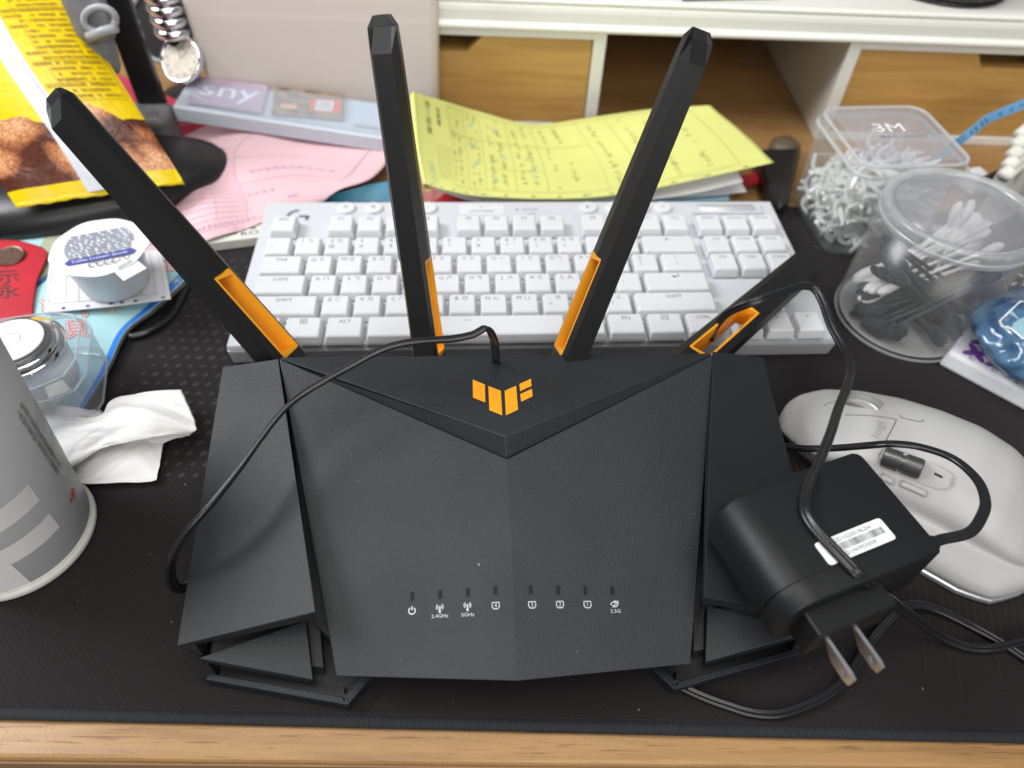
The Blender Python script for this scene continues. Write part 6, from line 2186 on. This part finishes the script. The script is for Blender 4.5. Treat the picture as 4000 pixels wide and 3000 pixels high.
    pxink('badge_print', rect2(-14, -14, 14, 14), 160, 1568, (1, 0.1), (0.1, -1), M['ink_yellow'])
    # crumpled tissue
    nt_ = smoothnoise(31, 10, 7.0)
    nt2 = smoothnoise(33, 10, 17.0)
    def tissue(rows, seed, amp, name_parent, nm, nu=44, nv=34):
        S_ = sheet_px(rows)
        n1, n2 = smoothnoise(seed, 9, 7.0), smoothnoise(seed+1, 12, 18.0)
        def f(u, v):
            p = S_(u, v)
            fold = abs(math.sin(4.3*u+2.2*v+n1(u, v)*4))+0.5*abs(math.sin(9*v-7*u+n1(v, u)*6))+0.28*abs(math.sin(21*u+13*v+n2(u, v)*5))
            return p+np.array([0.6*n2(v*2, u), 0.6*n2(u, v*2), amp*(1.6*n1(u, v)+0.9*n2(u, v)+0.42*fold)])
        G, uv = grid(f, nu+20, nv+16, 0.18)
        return mk(nm, G, M['tissue'], name_parent, smooth=True)
    t = thing('tissue', 'crumpled white paper tissue on the mat between cup and router', 'tissue', P(420, 1780, 0))
    tissue([[(250, 1880, 3), (330, 1897, 3), (450, 1890, 3), (560, 1885, 3), (612, 1878, 3)], [(240, 1800, 8), (340, 1800, 9), (450, 1770, 9), (560, 1745, 8), (640, 1740, 5)], [(200, 1700, 10), (320, 1690, 11), (430, 1680, 11), (560, 1690, 10), (660, 1690, 6)]], 41, 1.5, t, 'ply')
    tissue([[(150, 1760, 8), (260, 1830, 12), (400, 1755, 16), (560, 1725, 16), (745, 1705, 8)], [(90, 1680, 10), (230, 1700, 18), (390, 1660, 22), (570, 1620, 21), (768, 1668, 11)], [(60, 1600, 9), (200, 1625, 14), (370, 1630, 19), (450, 1560, 20), (712, 1528, 12)]], 47, 2.3, t, 'ply', 56, 36)
    tissue([[(520, 1760, 6), (620, 1740, 6), (740, 1706, 5)], [(500, 1700, 9), (620, 1680, 10), (755, 1680, 7)], [(520, 1620, 8), (640, 1600, 9), (740, 1600, 7)]], 53, 1.4, t, 'ply', 30, 20)
    tissue([[(60, 1600, 7), (180, 1640, 9), (300, 1720, 9), (330, 1800, 8)], [(90, 1585, 8), (220, 1600, 13), (330, 1615, 14), (400, 1640, 14)], [(130, 1580, 6), (240, 1595, 9), (340, 1602, 9), (395, 1605, 7)]], 59, 1.7, t, 'ply', 40, 30)
    # grey printed cup
    C0 = np.array([-228.5, 178.0, 0.3])
    t = thing('grey_cup', 'grey printed plastic cup standing at the left edge', 'cup', C0)
    HC, R0, R1 = 128.0, 33.2, 43.0
    rad = lambda z: R0+(R1-R0)*z/HC
    wall = mk('wall', lathe([(rad(6), 6), (rad(HC), HC), (rad(HC)-0.8, HC), (rad(6)-0.8, 7.5)], C0, 96), M['paper_cup'], t, smooth=True)
    mk('base_rim', lathe([(0, 2.5), (R0-3, 2.5), (R0-1.5, 0.3), (R0+1.2, 0.0), (R0+2.0, 1.2), (R0+2.0, 3.2), (R0+1.2, 4.2), (rad(6)+0.05, 4.8), (rad(6)+0.12, 6.2), (0, 6.2)], C0, 96), M['cup_base'], t, smooth=True)
    mk('rolled_lip', lathe([(rad(HC)-0.8, HC-1), (rad(HC)+1.4, HC-1), (rad(HC)+2.0, HC+0.6), (rad(HC)+1.0, HC+1.8), (rad(HC)-0.8, HC+1.2)], C0, 72), M['cup_base'], t, smooth=True)
    bv3 = bvh_of(wall)
    Zc = lambda x, y: (x*0.6629, 1300+y*0.6629)
    def cm(x, y, d=0.12):
        return on_mesh(bv3, *Zc(x, y), d)
    def cyl(px, py):
        h = cm(px, py, 0)
        if h is None:
            return None
        q = h-C0
        return math.atan2(q[1], q[0]), q[2]
    def onc(a, z, d=0.12):
        return C0+np.array([(rad(z)+d)*math.cos(a), (rad(z)+d)*math.sin(a), z])
    def patch(a0, a1, z0, z1, name, m, d=0.12, n=20):
        V, F = [], []
        for k in range(n+1):
            a = a0+(a1-a0)*k/n
            V += [onc(a, z0, d), onc(a, z1, d)]
        F = [(2*k, 2*k+1, 2*k+3, 2*k+2) for k in range(n)]
        return mk(name, (V, F), m, wall, smooth=True)
    # large pale letter bars wrapping round the side: two upper arms and the block below
    b1, b2 = cyl(165, 892), cyl(232, 985)
    b3, b4 = cyl(290, 1062), cyl(348, 1145)
    b5, b6 = cyl(62, 1362), cyl(172, 1498)
    aL = b5[0]-1.2
    patch(aL, b1[0], b2[1], b1[1], 'letter_print', M['cup_light'])
    patch(aL, b3[0], b4[1], b3[1], 'letter_print', M['cup_light'])
    patch(aL, b5[0], 6.5, b4[1], 'letter_print', M['cup_light'], 0.13)
    # columns of small writing, pale mountain print and a red seal near the right edge
    h1, h2 = cyl(105, 490), cyl(345, 850)
    wr = []
    zt, zb = h1[1], h2[1]
    for col in range(2):
        n = 16
        for k in range(n):
            s_ = r.choice('山水清風明月松間石上流空新雨後')
            V, F = glyphs(s_)
            a = h1[0]+(h2[0]-h1[0])*k/n+0.10*col+0.03
            z = zt+(zb-zt)*k/n
            wr.append(([onc(a+x*3.4/rad(z), z+y*3.4, 0.22) for x, y in V], F))
    mk('column_writing', join(*wr), mat('dark_grey_print', (0.12, 0.12, 0.125), 0.6), wall)
    pa, pz = h1[0]+0.10, (zt+zb)/2
    patch(h1[0]+0.10, h1[0]+0.60, zb-6, zt-14, 'mountain_print', mat('pale_sage_print', (0.60, 0.64, 0.61), 0.5, col2=(0.40, 0.42, 0.42), vscale=90), 0.14)
    s1 = cyl(430, 955)
    if s1:
        bl = join2(*[place2((np.array(arc(0, 0, 1, 0, 320, 9)), [tuple(range(9))]), r.gauss(0, 1.6), r.gauss(0, 2.0), r.uniform(0.6, 1.5)) for k in range(10)])
        mk('seal_print', ([onc(s1[0]+x/rad(s1[1]), s1[1]+y, 0.25) for x, y in bl[0]], bl[1]), M['ink_red'], wall)
_left_front()
